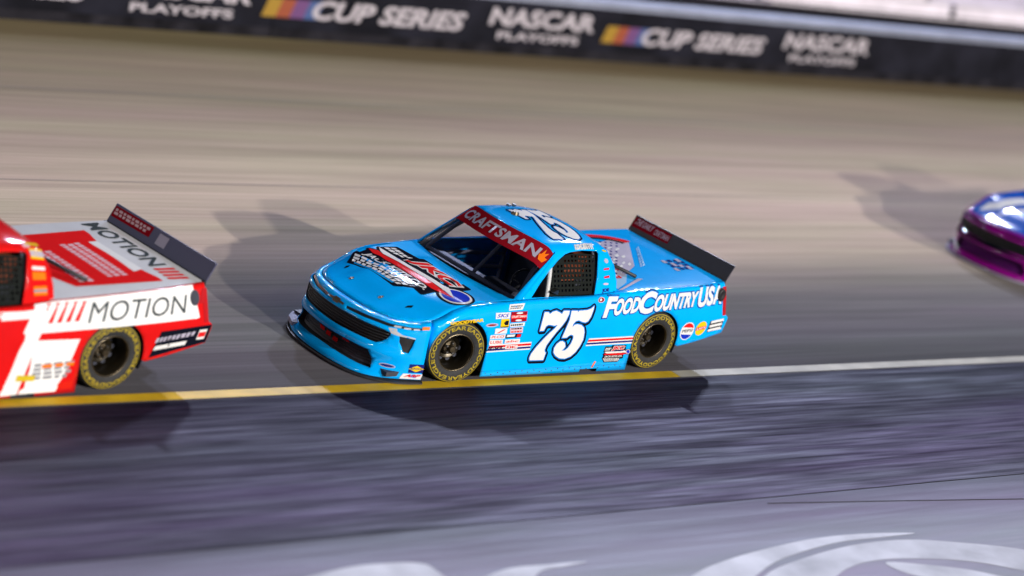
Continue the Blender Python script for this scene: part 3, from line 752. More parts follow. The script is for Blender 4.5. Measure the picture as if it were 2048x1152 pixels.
def put(name, key, m, parent, share=False):
    me = MESH[key]
    if me.users: me = me.copy()
    return link(name, me, parent, m)
def solid(o, t=.012):
    md = o.modifiers.new('skin', 'SOLIDIFY'); md.thickness = t; md.offset = -1; return o
def base_truck(name, mtx, c):
    """c: materials for nose, side, hood, cab, bed, tail, spoiler, splitter"""
    r = empty(name, mtx)
    bits = {}
    n = bits['nose'] = solid(put('nose', 'nose', c['nose'], r)); bits['left'] = solid(put('side_panel', 'sideL', c['side'], r)); bits['right'] = solid(put('side_panel', 'sideR', c['side'], r))
    bits['hood'] = solid(put('hood', 'hood', c['hood'], r)); bits['cab'] = solid(put('cab', 'cab', c['cab'], r)); bits['bed'] = put('bed_cover', 'bed', c['bed'], r)
    put('a_pillar', 'pillarL', c['cab'], bits['cab']); put('a_pillar', 'pillarR', c['cab'], bits['cab'])
    put('windshield', 'wind', M['glass'], r); put('rear_window', 'rearwin', M['interior'], r); put('tailgate', 'tail', c['tail'], r)
    bits['spoiler'] = put('spoiler', 'spoiler', c['spoiler'], r); put('spoiler_base', 'spbase', M['plastic'], bits['spoiler'])
    put('splitter', 'splitter', c['splitter'], r)
    g = put('grille', 'grille_back', M['grille'], r); put('grille_bar', 'grille_bars', M['plastic'], g); put('opening_edge', 'ow1', M['plastic'], g)
    lg = bits['lower'] = put('lower_grille', 'open_back', M['interior'], r); put('grille_mesh', 'open_bars', M['plastic'], lg); put('opening_edge', 'ow2', M['plastic'], lg)
    put('slot', 'slotL', M['grille'], r); put('slot', 'slotR', M['grille'], r)
    for s, hk, dk, sk, ak, wk in (('L', 'lampL', 'drlL', 'strip', 'amber', 'ow3'), ('R', 'lampR', 'drlR', 'stripR', 'amberR', 'ow4')):
        h = put('headlight', hk, M['grille'], r); put('running_light', dk, M['lens'], h); put('lamp_strip', sk, M['lens'], h); put('turn_signal', ak, M['amber'], h); put('opening_edge', wk, M['plastic'], h)
    put('floor', 'floor', M['interior'], r); put('dashboard', 'dash', M['interior'], r); put('head_surround', 'head', M['headfoam'], put('seat', 'seat', M['interior'], r))
    put('steering_wheel', 'wheelst', M['plastic'], r); put('roll_cage', 'cage', M['bar'], r); put('padded_bar', 'tubeL', M['whitebar'], r); put('side_mirror', 'mirror', M['steel'], r)
    put('window_net', 'net', M['net'], r)
    for key in ('wellF', 'wellR'):
        put('wheel_well', key, M['interior'], r)
        o = put('wheel_well', key, M['interior'], r); o.scale = (1, -1, 1)
    for x in (0, -2.845):
        for s in (1, -1):
            st = math.radians(-9) if x == 0 else 0
            rot = Matrix.Rotation(st, 4, 'Z') @ (Matrix.Identity(4) if s > 0 else Matrix.Rotation(math.pi, 4, 'Z'))
            spin = Matrix.Rotation(random.Random(x*7+s).random()*6, 4, 'Y')
            w_ = empty('wheel', Matrix.Translation((x, s*.834, .345)) @ rot @ spin, r)
            ty = put('tyre', 'tyre', M['rubber'], w_); put('rim', 'rim', M['rim'], w_); put('hub', 'hub', M['hub'], w_); put('rim_lip', 'lip', M['hub'], w_); put('sidewall_stripe', 'ring', M['tyre_yellow'], w_)
            for k in range(5):
                a = 2*math.pi*k/5
                l = put('lug_nut', 'lug', M['steel'], w_); l.location = (.058*math.cos(a), -.01, .058*math.sin(a))
            for k in range(10):
                a = 2*math.pi*(k+.5)/10
                l = put('vent_hole', 'vent', M['interior'], w_); l.location = (.140*math.cos(a), -.054, .140*math.sin(a))
            for k, (key, an) in enumerate((('w1', 0), ('w2', 90), ('w1', 180), ('w2', 270))):
                l = put('lettering', key, M['tyre_yellow'], w_); l.rotation_euler = (0, math.radians(an), 0)
    # tail lamps
    for s in (1, -1):
        tl = [(UMAX-.105, .80), (UMAX-.002, .80), (UMAX-.002, .95), (UMAX-.06, .95)]; tl2 = [(UMAX-.055, .60), (UMAX-.002, .60), (UMAX-.002, .80), (UMAX-.06, .80)]
        q = [[(s*a, b) for a, b in tl], [(s*a, b) for a, b in tl2]]
        link('tail_light', polys_mesh('tail_light', q, gS, .004, SREF), r, M['tail'])
    return r, bits
def decal(name, polys, g, d, ref, m, parent, grid=None): return link(name, polys_mesh(name, polys, g, d, ref, grid), parent, m)
def words(name, body, quad, g, d, ref, m, parent, **k): return link(name, text_mesh(name, body, quad, g, d, ref, **k), parent, m)
def rect(q0, q1): return [(q0[0], q0[1]), (q1[0], q0[1]), (q1[0], q1[1]), (q0[0], q1[1])]
def disc(c, rx, ry, n=28, a0=0, a1=360): return [(c[0]+rx*math.cos(math.radians(a0+(a1-a0)*i/n)), c[1]+ry*math.sin(math.radians(a0+(a1-a0)*i/n))) for i in range(n)]

SEVEN = [(2.697,0.765),(2.754,0.763),(2.777,0.741),(2.814,0.766),(2.863,0.775),(2.91,0.757),(2.952,0.735),(2.971,0.771),(3.058,0.768),(3.057,0.731),(3.027,0.659),(2.983,0.602),(2.927,0.537),(2.873,0.463),(2.822,0.383),(2.811,0.33),(2.821,0.307),(2.838,0.297),(2.827,0.211),(2.629,0.217),(2.62,0.249),(2.629,0.294),(2.684,0.374),(2.754,0.454),(2.827,0.526),(2.887,0.576),(2.919,0.616),(2.869,0.607),(2.82,0.618),(2.781,0.621),(2.752,0.604),(2.734,0.556),(2.678,0.555)]
FIVE = [(3.087,0.767),(3.179,0.763),(3.179,0.741),(3.198,0.763),(3.25,0.764),(3.317,0.766),(3.371,0.782),(3.408,0.81),(3.408,0.77),(3.388,0.689),(3.357,0.639),(3.321,0.625),(3.271,0.635),(3.218,0.655),(3.173,0.646),(3.146,0.618),(3.141,0.58),(3.168,0.606),(3.209,0.611),(3.27,0.598),(3.314,0.566),(3.34,0.511),(3.347,0.426),(3.321,0.351),(3.279,0.284),(3.219,0.233),(3.14,0.21),(3.061,0.218),(2.993,0.252),(2.952,0.293),(2.945,0.346),(2.97,0.391),(3.009,0.419),(3.046,0.421),(3.086,0.4),(3.105,0.354),(3.085,0.324),(3.061,0.31),(3.109,0.308),(3.148,0.336),(3.18,0.388),(3.196,0.449),(3.186,0.48),(3.149,0.493),(3.115,0.479),(3.096,0.461),(3.025,0.46),(3.052,0.562),(3.083,0.664)]
def chips(poly4, rows, cols, rnd):              # unreadable small print: short strokes inside a quad (bl, br, tl, tr)
    bl, br, tl, tr = map(np.array, poly4); out = []
    def at(a, b): return tuple((bl*(1-a)+br*a)*(1-b)+(tl*(1-a)+tr*a)*b)
    for j in range(rows):
        b0, b1 = (j+.14)/rows, (j+.86)/rows; a = .0
        while a < 1-.6/cols:
            w_ = (.45+.5*rnd.random())/cols; out.append([at(a, b0), at(min(1, a+w_), b0), at(min(1, a+w_), b1), at(a, b1)]); a += w_+.28/cols
    return out
def number(parent, tf, g, ref, side=1, grid=None):
    A = [[tf(*p) for p in SEVEN], [tf(*p) for p in FIVE]]
    sh = [[(a+.010*side, b-.012) for a, b in q] for q in A]
    decal('number_outline', grow(A[0], .030)+grow(A[1], .030)+grow(sh[0], .030)+grow(sh[1], .030), g, .003, ref, M['black'], parent, grid)
    decal('number_keyline', grow(A[0], .012)+grow(A[1], .012), g, .0045, ref, M['midblue'], parent, grid)
    decal('number', A, g, .006, ref, M['white'], parent, grid)
def jkc(parent, T, g, ref, grid=None, bc=(.905, .60), br=(.072, .125)):
    """maker's mark: T maps (along, up) with along 0..1 left to right and up 0..1"""
    q = lambda L: [T(*p) for p in L]
    d0 = .003
    arrow_w = [(.01,.66),(.10,.66),(.22,.66),(.62,.66),(.72,.68),(.75,.72),(.90,.54),(.82,.565),(.72,.575),(.66,.56),(.30,.545),(.12,.545),(.07,.58)]
    arrow_r = [(.0,.47),(.06,.555),(.14,.53),(.30,.535),(.66,.55),(.73,.56),(.90,.535),(.80,.47),(.72,.42),(.66,.41),(.30,.41),(.22,.43),(.14,.45),(.08,.42)]
    ballw = disc(bc, br[0]+.02, br[1]+.03); ball = disc(bc, *br)
    jk = lambda: (T(.28, .70), T(.76, .70), T(.28, 1.0), T(.76, 1.0))
    jack = lambda: (T(.05, .24), T(.72, .24), T(.05, .385), T(.72, .385))
    rows = (T(.09, .0), T(.58, .0), T(.0, .22), T(.66, .22))
    tops = (T(.02, .72), T(.24, .72), T(.06, .92), T(.26, .92))
    s = abs(T(1, 0)[0]-T(0, 0)[0])+abs(T(1, 0)[1]-T(0, 0)[1])
    gr = .018*s
    bg_ = [[(.27,.66),(.80,.66),(.80,1.02),(.30,1.02)], [(.02,.68),(.28,.68),(.28,.95),(.05,.95)], [(.03,.20),(.75,.20),(.75,.42),(.02,.42)], [(.08,-.02),(.58,-.02),(.68,.24),(-.01,.24)]]
    P_ = []
    for pl in bg_+[arrow_w, arrow_r, ballw]: P_ += grow(q(pl), gr)
    decal('logo_backing', P_, g, d0, ref, M['black'], parent, grid)
    decal('logo_ball_rim', [q(ballw)], g, d0+.0015, ref, M['white'], parent, grid); decal('logo_ball', [q(ball)], g, d0+.003, ref, M['vblue'], parent, grid)
    decal('logo_arrow', [q(arrow_w)], g, d0+.0045, ref, M['white'], parent, grid); decal('logo_arrow', [q(arrow_r)], g, d0+.0045, ref, M['vred'], parent, grid)
    decal('logo_line', [q([(.22,.675),(.74,.705),(.74,.69),(.22,.66)])], g, d0+.0055, ref, M['vblue'], parent, grid)
    words('logo_letters', 'JKC', jk(), g, d0+.002, ref, M['white'], parent, bold=.05, off=.06, shear=.25); words('logo_letters', 'JKC', jk(), g, d0+.004, ref, M['vred'], parent, bold=.045, shear=.25)
    words('logo_words', 'JACK KITE CO.', jack(), g, d0+.003, ref, M['white'], parent, bold=.03, shear=.2)
    rnd = random.Random(3)
    tag(decal('small_print', chips(rows, 3, 9, rnd)+chips(tops, 2, 5, rnd), g, d0+.003, ref, M['white'], parent), kind='stuff')

def decal(name, polys, g, d, ref, m, parent, grid=None):
    o = link(name, polys_mesh(name, polys, g, d, ref, grid), parent, m)
    if len(polys) > 3 and name.endswith(('print', 'decals', 'windows')): o['kind'] = 'stuff'
    return o
# ---------------------------------------------------------------- blue truck
def blue_truck():
    c = dict(nose=M['cyan'], side=M['cyan'], hood=M['cyan'], cab=M['cyan'], bed=M['cyan'], tail=M['cyan'], spoiler=M['spoiler'], splitter=M['splitter'])
    r, B = base_truck('race_truck', MB, c); tag(r, 'light blue race pickup truck with a big white number 75', 'race truck', 'race trucks on the banking')
    L, R_, Hd, Cb, Bd, Ns = B['left'], B['right'], B['hood'], B['cab'], B['bed'], B['nose']
    number(L, lambda a, b: (a, b), gS, SREF, 1)
    # right side carries the same number, read from that side
    cx = 3.02
    number(R_, lambda a, b: (-(2*cx-a), b), gS, SREF, -1)
    # roof number, read from the left side: right is rearwards, up is towards the far side
    tr = lambda a, b: (-1.385-(a-2.62)*.70, .545-(b-.2)*1.58)
    number(Cb, tr, gC, CREF, -1, .07)
    # side lettering in two letter heights
    for body, u0, u1, z0, z1, lo, hi in (('F', 3.565, 3.735, .668, .662, .905, .905), ('OOD', 3.715, 4.095, .682, .710, .878, .892), ('C', 4.085, 4.335, .690, .700, .940, .945), ('OUNTRY', 4.325, 5.035, .705, .742, .905, .922), ('US', 5.045, 5.330, .722, .742, .960, .966), ('A', 5.315, 5.475, .748, .755, .962, .966)):
        quad = [(u0, z0), (u1, z1 if len(body) > 1 else z0), (u0+.02, lo), (u1+.02, hi)]
        words('lettering_outline', body, quad, gS, .003, SREF, M['navy'], L, bold=.045, off=.055, shear=.12); words('lettering_edge', body, quad, gS, .0042, SREF, M['midblue'], L, bold=.045, off=.028, shear=.12)
        words('lettering', body, quad, gS, .0055, SREF, M['white'], L, bold=.045, shear=.12)
    # stripes
    for u0, u1, a0, a1 in ((3.41, UX(-2.49)-.004, 0, 0), (1.99, 2.60, -.006, 0)):
        for z0, z1, m in ((.345, .432, 'white'), (.394, .418, 'vred'), (.360, .382, 'navy')):
            d = .003 if m == 'white' else .0045
            sl = .045
            decal('stripe', [[(u0+(z0-.345)*.3, z0+a0), (u1, z0+a1), (u1+.0, z1+a1), (u0+(z1-.345)*.3, z1+a0)]], gS, d, SREF, M[m], L, .12)
    # sponsor stack behind the front wheel
    q = lambda n, pl, m, d=.006: decal(n, [pl], gS, d, SREF, M[m], L)
    def box(bl, br, tr_, tl, m, txt=None, tm='black', **k):
        q('decal', [tl, tr_, br, bl], m)
        if txt:
            f = lambda a, b: tuple(np.array(bl)*(1-a)*(1-b)+np.array(br)*a*(1-b)+np.array(tl)*(1-a)*b+np.array(tr_)*a*b)
            words('decal_print', txt, (f(.08, .2), f(.92, .2), f(.08, .8), f(.92, .8)), gS, .0075, SREF, M[tm], L, bold=.02, **k)
    def bx(t, m, txt=None, tm='black', **k): box(t[3], t[2], t[1], t[0], m, txt, tm, **k)
    rnd = random.Random(9)
    bx([(2.199,.858),(2.403,.869),(2.376,.806),(2.187,.799)], 'white'); decal('decal_print', chips([(2.20,.81),(2.37,.815),(2.215,.85),(2.385,.858)], 2, 5, rnd), gS, .0075, SREF, M['grey'], L)
    bx([(2.013,.780),(2.218,.781),(2.218,.715),(2.023,.714)], 'white', 'SKS', 'vblue', shear=.3)
    bx([(2.226,.785),(2.452,.786),(2.460,.673),(2.243,.668)], 'deepred'); q('decal', [(2.232,.705),(2.455,.708),(2.450,.752),(2.228,.750)], 'vred', .0075); words('decal_print', 'CRAFTSMAN', ((2.24,.717),(2.445,.72),(2.237,.742),(2.442,.744)), gS, .009, SREF, M['white'], L, bold=.02)
    for z in (.768, .688): decal('decal_print', [disc((2.345, z), .045, .010)], gS, .0075, SREF, M['white'], L)
    bx([(2.103,.710),(2.218,.710),(2.224,.613),(2.109,.614)], 'yellow'); decal('decal_print', [[(2.17,.69),(2.21,.69),(2.21,.64),(2.17,.64),(2.145,.665)], rect((2.112,.617),(2.222,.628))], gS, .0075, SREF, M['black'], L)
    bx([(2.044,.608),(2.207,.606),(2.213,.548),(2.046,.546)], 'white'); decal('decal_print', [[(2.07,.555),(2.10,.555),(2.19,.595),(2.16,.595)]], gS, .0075, SREF, M['vred'], L)
    bx([(2.235,.656),(2.441,.661),(2.439,.622),(2.243,.617)], 'white'); decal('decal_print', chips([(2.25,.624),(2.43,.628),(2.25,.650),(2.43,.654)], 1, 6, rnd), gS, .0075, SREF, M['black'], L)
    bx([(2.245,.608),(2.424,.614),(2.437,.547),(2.262,.545)], 'pink'); decal('decal_print', chips([(2.27,.585),(2.42,.587),(2.26,.605),(2.42,.609)], 1, 5, rnd), gS, .0075, SREF, M['black'], L); decal('decal_print', chips([(2.275,.55),(2.43,.552),(2.27,.572),(2.43,.575)], 1, 4, rnd), gS, .0075, SREF, M['vred'], L)
    bx([(1.995,.535),(2.204,.539),(2.202,.490),(1.997,.491)], 'white', 'PLCO', 'vred', shear=.2); bx([(2.211,.534),(2.428,.538),(2.425,.494),(2.213,.490)], 'black'); q('decal', [(2.222,.505),(2.33,.507),(2.34,.532),(2.225,.530)], 'white', .0075); q('decal', [(2.36,.497),(2.42,.497),(2.42,.533),(2.37,.533)], 'vred', .0075)
    bx([(1.999,.482),(2.184,.478),(2.188,.424),(1.998,.428)], 'white', 'LUBE', 'vred'); bx([(2.211,.476),(2.419,.476),(2.426,.433),(2.213,.434)], 'white', 'abc', 'vred', shear=.2)
    words('decal_print', 'JESEL', ((1.985,.362),(2.215,.360),(1.980,.408),(2.215,.405)), gS, .0075, SREF, M['black'], L, bold=.03, shear=.3); q('decal', [(2.242,.366),(2.412,.364),(2.405,.408),(2.236,.408)], 'white'); words('decal_print', 'KMC', ((2.26,.372),(2.40,.372),(2.255,.402),(2.395,.402)), gS, .0075, SREF, M['vred'], L, bold=.03)
    decal('decal', [disc((1.99, .648), .085, .020)], gS, .004, SREF, M['lilac'], L); decal('decal_print', [disc((1.99, .648), .06, .010)], gS, .0055, SREF, M['deepred'], L)
    words('decal_print', 'GOODYEAR', ((1.42,.668),(1.865,.690),(1.43,.702),(1.865,.728)), gS, .004, SREF, M['yellow'], L, bold=.05, off=0)
    jkc(L, lambda a, b: (3.70+.41*a+.02*(1-b), .142+.185*b-.010*a), gS, SREF)
    # round marks behind the rear wheel
    decal('round_decal', [disc((4.953, .446), .105, .108)], gS, .003, SREF, M['white'], L, .06); decal('round_decal_top', [disc((4.953, .446), .094, .097, 14, 22, 158)+[(4.90, .475), (4.953, .468), (5.0, .486)][:0]], gS, .0045, SREF, M['vred'], L)
    decal('round_decal_base', [disc((4.953, .446), .094, .097, 14, 200, 340)], gS, .0045, SREF, M['vblue'], L); words('decal_print', 'PEPSI', ((4.875,.430),(5.035,.436),(4.875,.466),(5.035,.472)), gS, .0045, SREF, M['black'], L, bold=.02)
    decal('round_decal', [disc((5.165, .465), .082, .085)], gS, .003, SREF, M['yellow'], L); decal('round_decal_band', [[(5.085,.44),(5.24,.455),(5.245,.495),(5.09,.48)]], gS, .0045, SREF, M['vred'], L); words('decal_print', "LAY'S", ((5.10,.447),(5.23,.460),(5.10,.476),(5.23,.489)), gS, .006, SREF, M['white'], L, bold=.03)
    decal('block_decal', [[(5.290,.405),(5.525,.430),(5.500,.560),(5.280,.548)]], gS, .003, SREF, M['black'], L, .08)
    for z in (.415, .465, .515): decal('block_bar', [[(5.297,z),(5.50 if z > .42 else 5.525,z+.018),(5.49,z+.050),(5.295,z+.030)]], gS, .0045, SREF, M['white'], L)
    fu = decal('fuel_port', [disc((5.470, .855), .062, .085)], gS, .0075, SREF, M['interior'], L); b = MBld(); b.lathe([(.055, 0), (.058, .02), (.050, .03), (.035, .026), (.001, .02)], 20); o = link('fuel_cap', b.mesh('fuel_cap', True), L, M['plastic']); o.location = shell(5.470, .855); o.scale = (1, 1, 1.3)
    decal('crew_mark', [[(3.58,.075),(3.605,.075),(3.63,.150),(3.605,.152)]], gS, .003, SREF, M['orange'], L)
    # rocker skirt line and rivets
    decal('skirt_seam', [[(1.99,.118),(UX(-2.49),.092),(UX(-2.49),.0945),(1.99,.1205)]], gS, .0018, SREF, M['navy'], L, .2)
    b = MBld(); b.lathe([(.007, 0), (.006, .004), (.001, .005)], 8); rv = b.mesh('rivet'); rv.materials.append(M['hub'])
    for i in range(26):
        u = 2.05+i*.086
        if u > 4.08: break
        o = link('rivet', rv, L); o.location = gS(u, .088-.010*(i % 2)-.012*(u-2)/2+.010*((i+1) % 2), .001)
    # hood mark: along = towards the left fender, up = towards the windshield
    def T(a, b): return (.325-.69*b+.06*(1-a)*b*0, -.80+1.62*a)
    jkc(Hd, lambda a, b: (.335-.66*b, -.80+1.66*a), gH, UPREF, .06, (.875, .62), (.105, .205))
    for x, y in ((.60, -.27), (.60, .27)):
        b = MBld(); b.tube([(x, y, H(x, y)-.01), (x, y, H(x, y)+.012)], .012, 10); o = link('hood_pin', b.mesh('hood_pin', True), Hd, M['steel'])
        decal('hood_pin_plate', [disc((x, y), .032, .022)], gH, .002, UPREF, M['hub'], Hd)
    for s in (-1, 1): decal('hood_vent', [[(.50, s*.56), (.44, s*.60), (.40, s*.58), (.45, s*.55)]], gH, .002, UPREF, M['black'], Hd)
    # nose marks
    decal('emblem', [[(-.13,.590),(-.05,.592),(-.05,.604),(.05,.604),(.05,.592),(.13,.590),(.13,.572),(.05,.574),(.05,.560),(-.05,.560),(-.05,.574),(-.13,.572)]], gS, .012, SREF, M['hub'], Ns)
    decal('decal', [[(1.07,.120),(1.225,.125),(1.225,.222),(1.065,.216)]], gS, .004, SREF, M['navy'], Ns); decal('decal', [[(1.065,.165),(1.147,.205),(1.228,.172),(1.147,.135)]], gS, .0055, SREF, M['yellow'], Ns); words('decal_print', 'SUNOCO', ((1.085,.160),(1.21,.164),(1.085,.178),(1.21,.182)), gS, .007, SREF, M['navy'], Ns, bold=.03)
    decal('decal', [[(1.03,.052),(1.230,.052),(1.230,.112),(1.03,.106)]], gS, .004, SREF, M['white'], Ns); words('decal_print', 'ARP', ((1.05,.072),(1.215,.074),(1.05,.103),(1.215,.107)), gS, .0055, SREF, M['vred'], Ns, bold=.05, shear=.4)
    decal('decal', [disc((.845, .163), .085, .020)], gS, .004, SREF, M['lilac'], Ns); decal('decal', [disc((.845, .163), .070, .013)], gS, .0055, SREF, M['navy'], Ns)
    b = MBld(); b.prism([(1.0,-.60),(.925,-.78),(.80,-.89),(.74,-.80),(.84,-.70),(.92,-.56)], .041, .095); link('splitter_end', smooth_by_angle(b.mesh('splitter_end')), r, M['scuff'])
    lg = B['lower']
    def gdeep(u, z, d):
        p = Vector(shell(u, z)); x, y, nx, ny = contour(u); return p-Vector((nx, ny, 0))*(.042-d)
    for u, z in ((-.19, .215), (-.07, .20), (.06, .185)): decal('tape_mark', [rect((u, z-.022), (u+.085, z+.022))], gdeep, .0, SREF, M['vred'], lg)
    decal('tape_mark', [[(.22,.235),(.33,.235),(.34,.260),(.24,.262)]], gdeep, .0, SREF, M['vred'], lg)
    # windshield banner
    v = MESH['wind']
    bn = decal('banner', [[(-.995+1.99*i/20, .66+.0*i) for i in range(21)]+[(.995-1.99*i/20, .995) for i in range(21)]], gW, .003, WREF, M['deepred'], r, .12)
    words('banner_words', 'CRAFTSMAN', ((-.80, .735), (.86, .735), (-.80, .92), (.86, .92)), gW, .006, WREF, M['lilac'], bn, bold=.03, sp=1.05)
    decal('banner_flash', [[(.90,.74),(.965,.74),(.985,.84),(.95,.83),(.96,.93),(.925,.87),(.905,.95),(.89,.84),(.865,.82)]], gW, .006, WREF, M['orange'], bn)
    # cab marks
    words('driver_name', 'KONDERMAN', ((-1.575, .712), (-1.855, .692), (-1.60, .640), (-1.905, .590)), gC, .0045, CREF, M['white'], Cb, bold=.05, off=.03)
    decal('driver_name_print', chips(((-1.585, .705), (-1.86, .685), (-1.60, .645), (-1.90, .597)), 1, 9, random.Random(5))[::2], gC, .003, CREF, M['grey'], Cb)
    for x, t, w_, h_, m in ((-2.023,.693,.035,.014,'gold'), (-2.022,.812,.032,.028,'lilac'), (-2.020,.910,.042,.022,'vred'), (-2.016,1.010,.040,.024,'vred'), (-1.995,1.094,.040,.012,'pink')):
        pl = disc((x, t), w_, h_, 12) if m != 'vred' else [(x+w_, t+h_*.8), (x-w_, t+h_*.3), (x-w_, t-h_*.9), (x+w_, t-h_*.2)]
        decal('pillar_decal', [pl], gC, .004, CREF, M[m], Cb)
    words('pillar_words', 'JOE', ((-1.935, 1.197), (-2.045, 1.190), (-1.935, 1.147), (-2.045, 1.140)), gC, .004, CREF, M['navy'], Cb, bold=.05)
    decal('round_decal', [disc((3.505, .872), .048, .030)], gS, .004, SREF, M['pink'], L); decal('round_decal', [disc((3.505, .872), .038, .024)], gS, .0055, SREF, M['deepred'], L); decal('round_decal', [disc((3.495, .875), .016, .014)], gS, .007, SREF, M['white'], L)
    # bed cover picture: a tall pale building under a red arch, with a pale frame
    rnd = random.Random(8)
    decal('picture_ground', [[(-2.20,.86),(-2.45,.72),(-2.70,.45),(-2.90,.10),(-3.15,-.20),(-3.10,-.45),(-2.75,-.62),(-2.2,-.6)]], gH, .003, UPREF, M['paleblue'], Bd, .12)
    decal('picture_building', [[(-2.45,.62),(-2.95,.30),(-3.50,-.42),(-3.40,-.56),(-3.05,-.45),(-2.25,.40)]], gH, .0045, UPREF, M['lilac'], Bd, .12)
    wn = []
    for i in range(11):
        for j in range(4):
            a, b_ = i/11, j/4; x = -2.50-.85*a+.26*b_; y = .50-.95*a-.10*b_; wn.append([(x, y), (x-.032, y-.03), (x-.018, y-.055), (x+.014, y-.022)])
    tag(decal('picture_windows', wn, gH, .006, UPREF, M['navy'], Bd), kind='stuff')
    ar = []
    for i in range(15):
        a = math.radians(200+110*i/14); ar.append((-2.95+.62*math.cos(a), -.25+.50*math.sin(a)))
    ar2 = [(-2.95+(x+2.95)*.82, -.25+(y+.25)*.82) for x, y in ar]
    decal('picture_arch', [ar+ar2[::-1]], gH, .006, UPREF, M['vred'], Bd, .1); decal('picture_arch', [[(-2.95+(x+2.95)*.80, -.25+(y+.25)*.80) for x, y in ar]+[(-2.95+(x+2.95)*.70, -.25+(y+.25)*.70) for x, y in ar][::-1]], gH, .006, UPREF, M['black'], Bd, .1)
    tag(decal('picture_print', chips(((-2.40,.60),(-2.62,-.35),(-2.62,.62),(-2.95,-.40)), 5, 9, rnd)[::3], gH, .0072, UPREF, M['vred'], Bd), kind='stuff')
    tag(decal('picture_print', chips(((-2.30,.66),(-2.50,-.40),(-2.95,.25),(-3.30,-.45)), 7, 10, rnd)[1::3], gH, .0068, UPREF, M['white'], Bd), kind='stuff')
    tag(decal('picture_print', chips(((-3.00,.34),(-3.42,-.20),(-3.12,.30),(-3.52,-.26)), 2, 9, rnd), gH, .0045, UPREF, M['paleblue'], Bd), kind='stuff')
    decal('picture_frame', [[(-2.17,.90),(-2.23,.90),(-2.76,.66),(-2.70,.64)]], gH, .006, UPREF, M['lilac'], Bd, .1)
    b = MBld(); b.tube([(-2.16, -.42, 1.16), (-2.45, .1, 1.06), (-2.68, .62, H(-2.68, .62)+.02)], .020, 8); link('brace_bar', b.mesh('brace_bar', True), r, M['plastic'])
    decal('bed_print', chips(((-3.44,.50),(-3.46,.18),(-3.75,.48),(-3.78,.16)), 4, 4, rnd), gH, .004, UPREF, M['navy'], Bd); decal('bed_print', chips(((-3.42,.52),(-3.44,.20),(-3.72,.50),(-3.75,.18)), 4, 3, rnd)[::2], gH, .0055, UPREF, M['lilac'], Bd)
    # spoiler marks
    sp = B['spoiler']
    decal('spoiler_decal', [[(-.845,.30),(-.20,.34),(-.20,.93),(-.845,.90)]], gP, .003, lambda p: (1, 0, .4), M['deepred'], sp); words('spoiler_words', 'THE DAILY', ((-.82,.50),(-.50,.52),(-.80,.85),(-.50,.86)), gP, .005, lambda p: (1, 0, .4), M['pink'], sp, bold=.03, shear=.2); words('spoiler_words', 'CRAFTSMAN', ((-.47,.45),(-.22,.46),(-.47,.78),(-.22,.79)), gP, .005, lambda p: (1, 0, .4), M['pink'], sp, bold=.02)
    # roof hatch glass / aerial
    b = MBld(); b.tube([(-1.42, -.20, 1.44), (-1.42, -.20, 1.475)], [.05, .035], 14); link('roof_vent', smooth_by_angle(b.mesh('roof_vent')), Cb, M['hub'])
    for x in (-1.62, -1.70):
        b = MBld(); b.box((x-.012, -.58, 1.40), (x+.012, -.53, 1.435)); link('roof_rail_clip', b.mesh('roof_rail_clip'), Cb, M['steel'])
    return r
blue_truck()

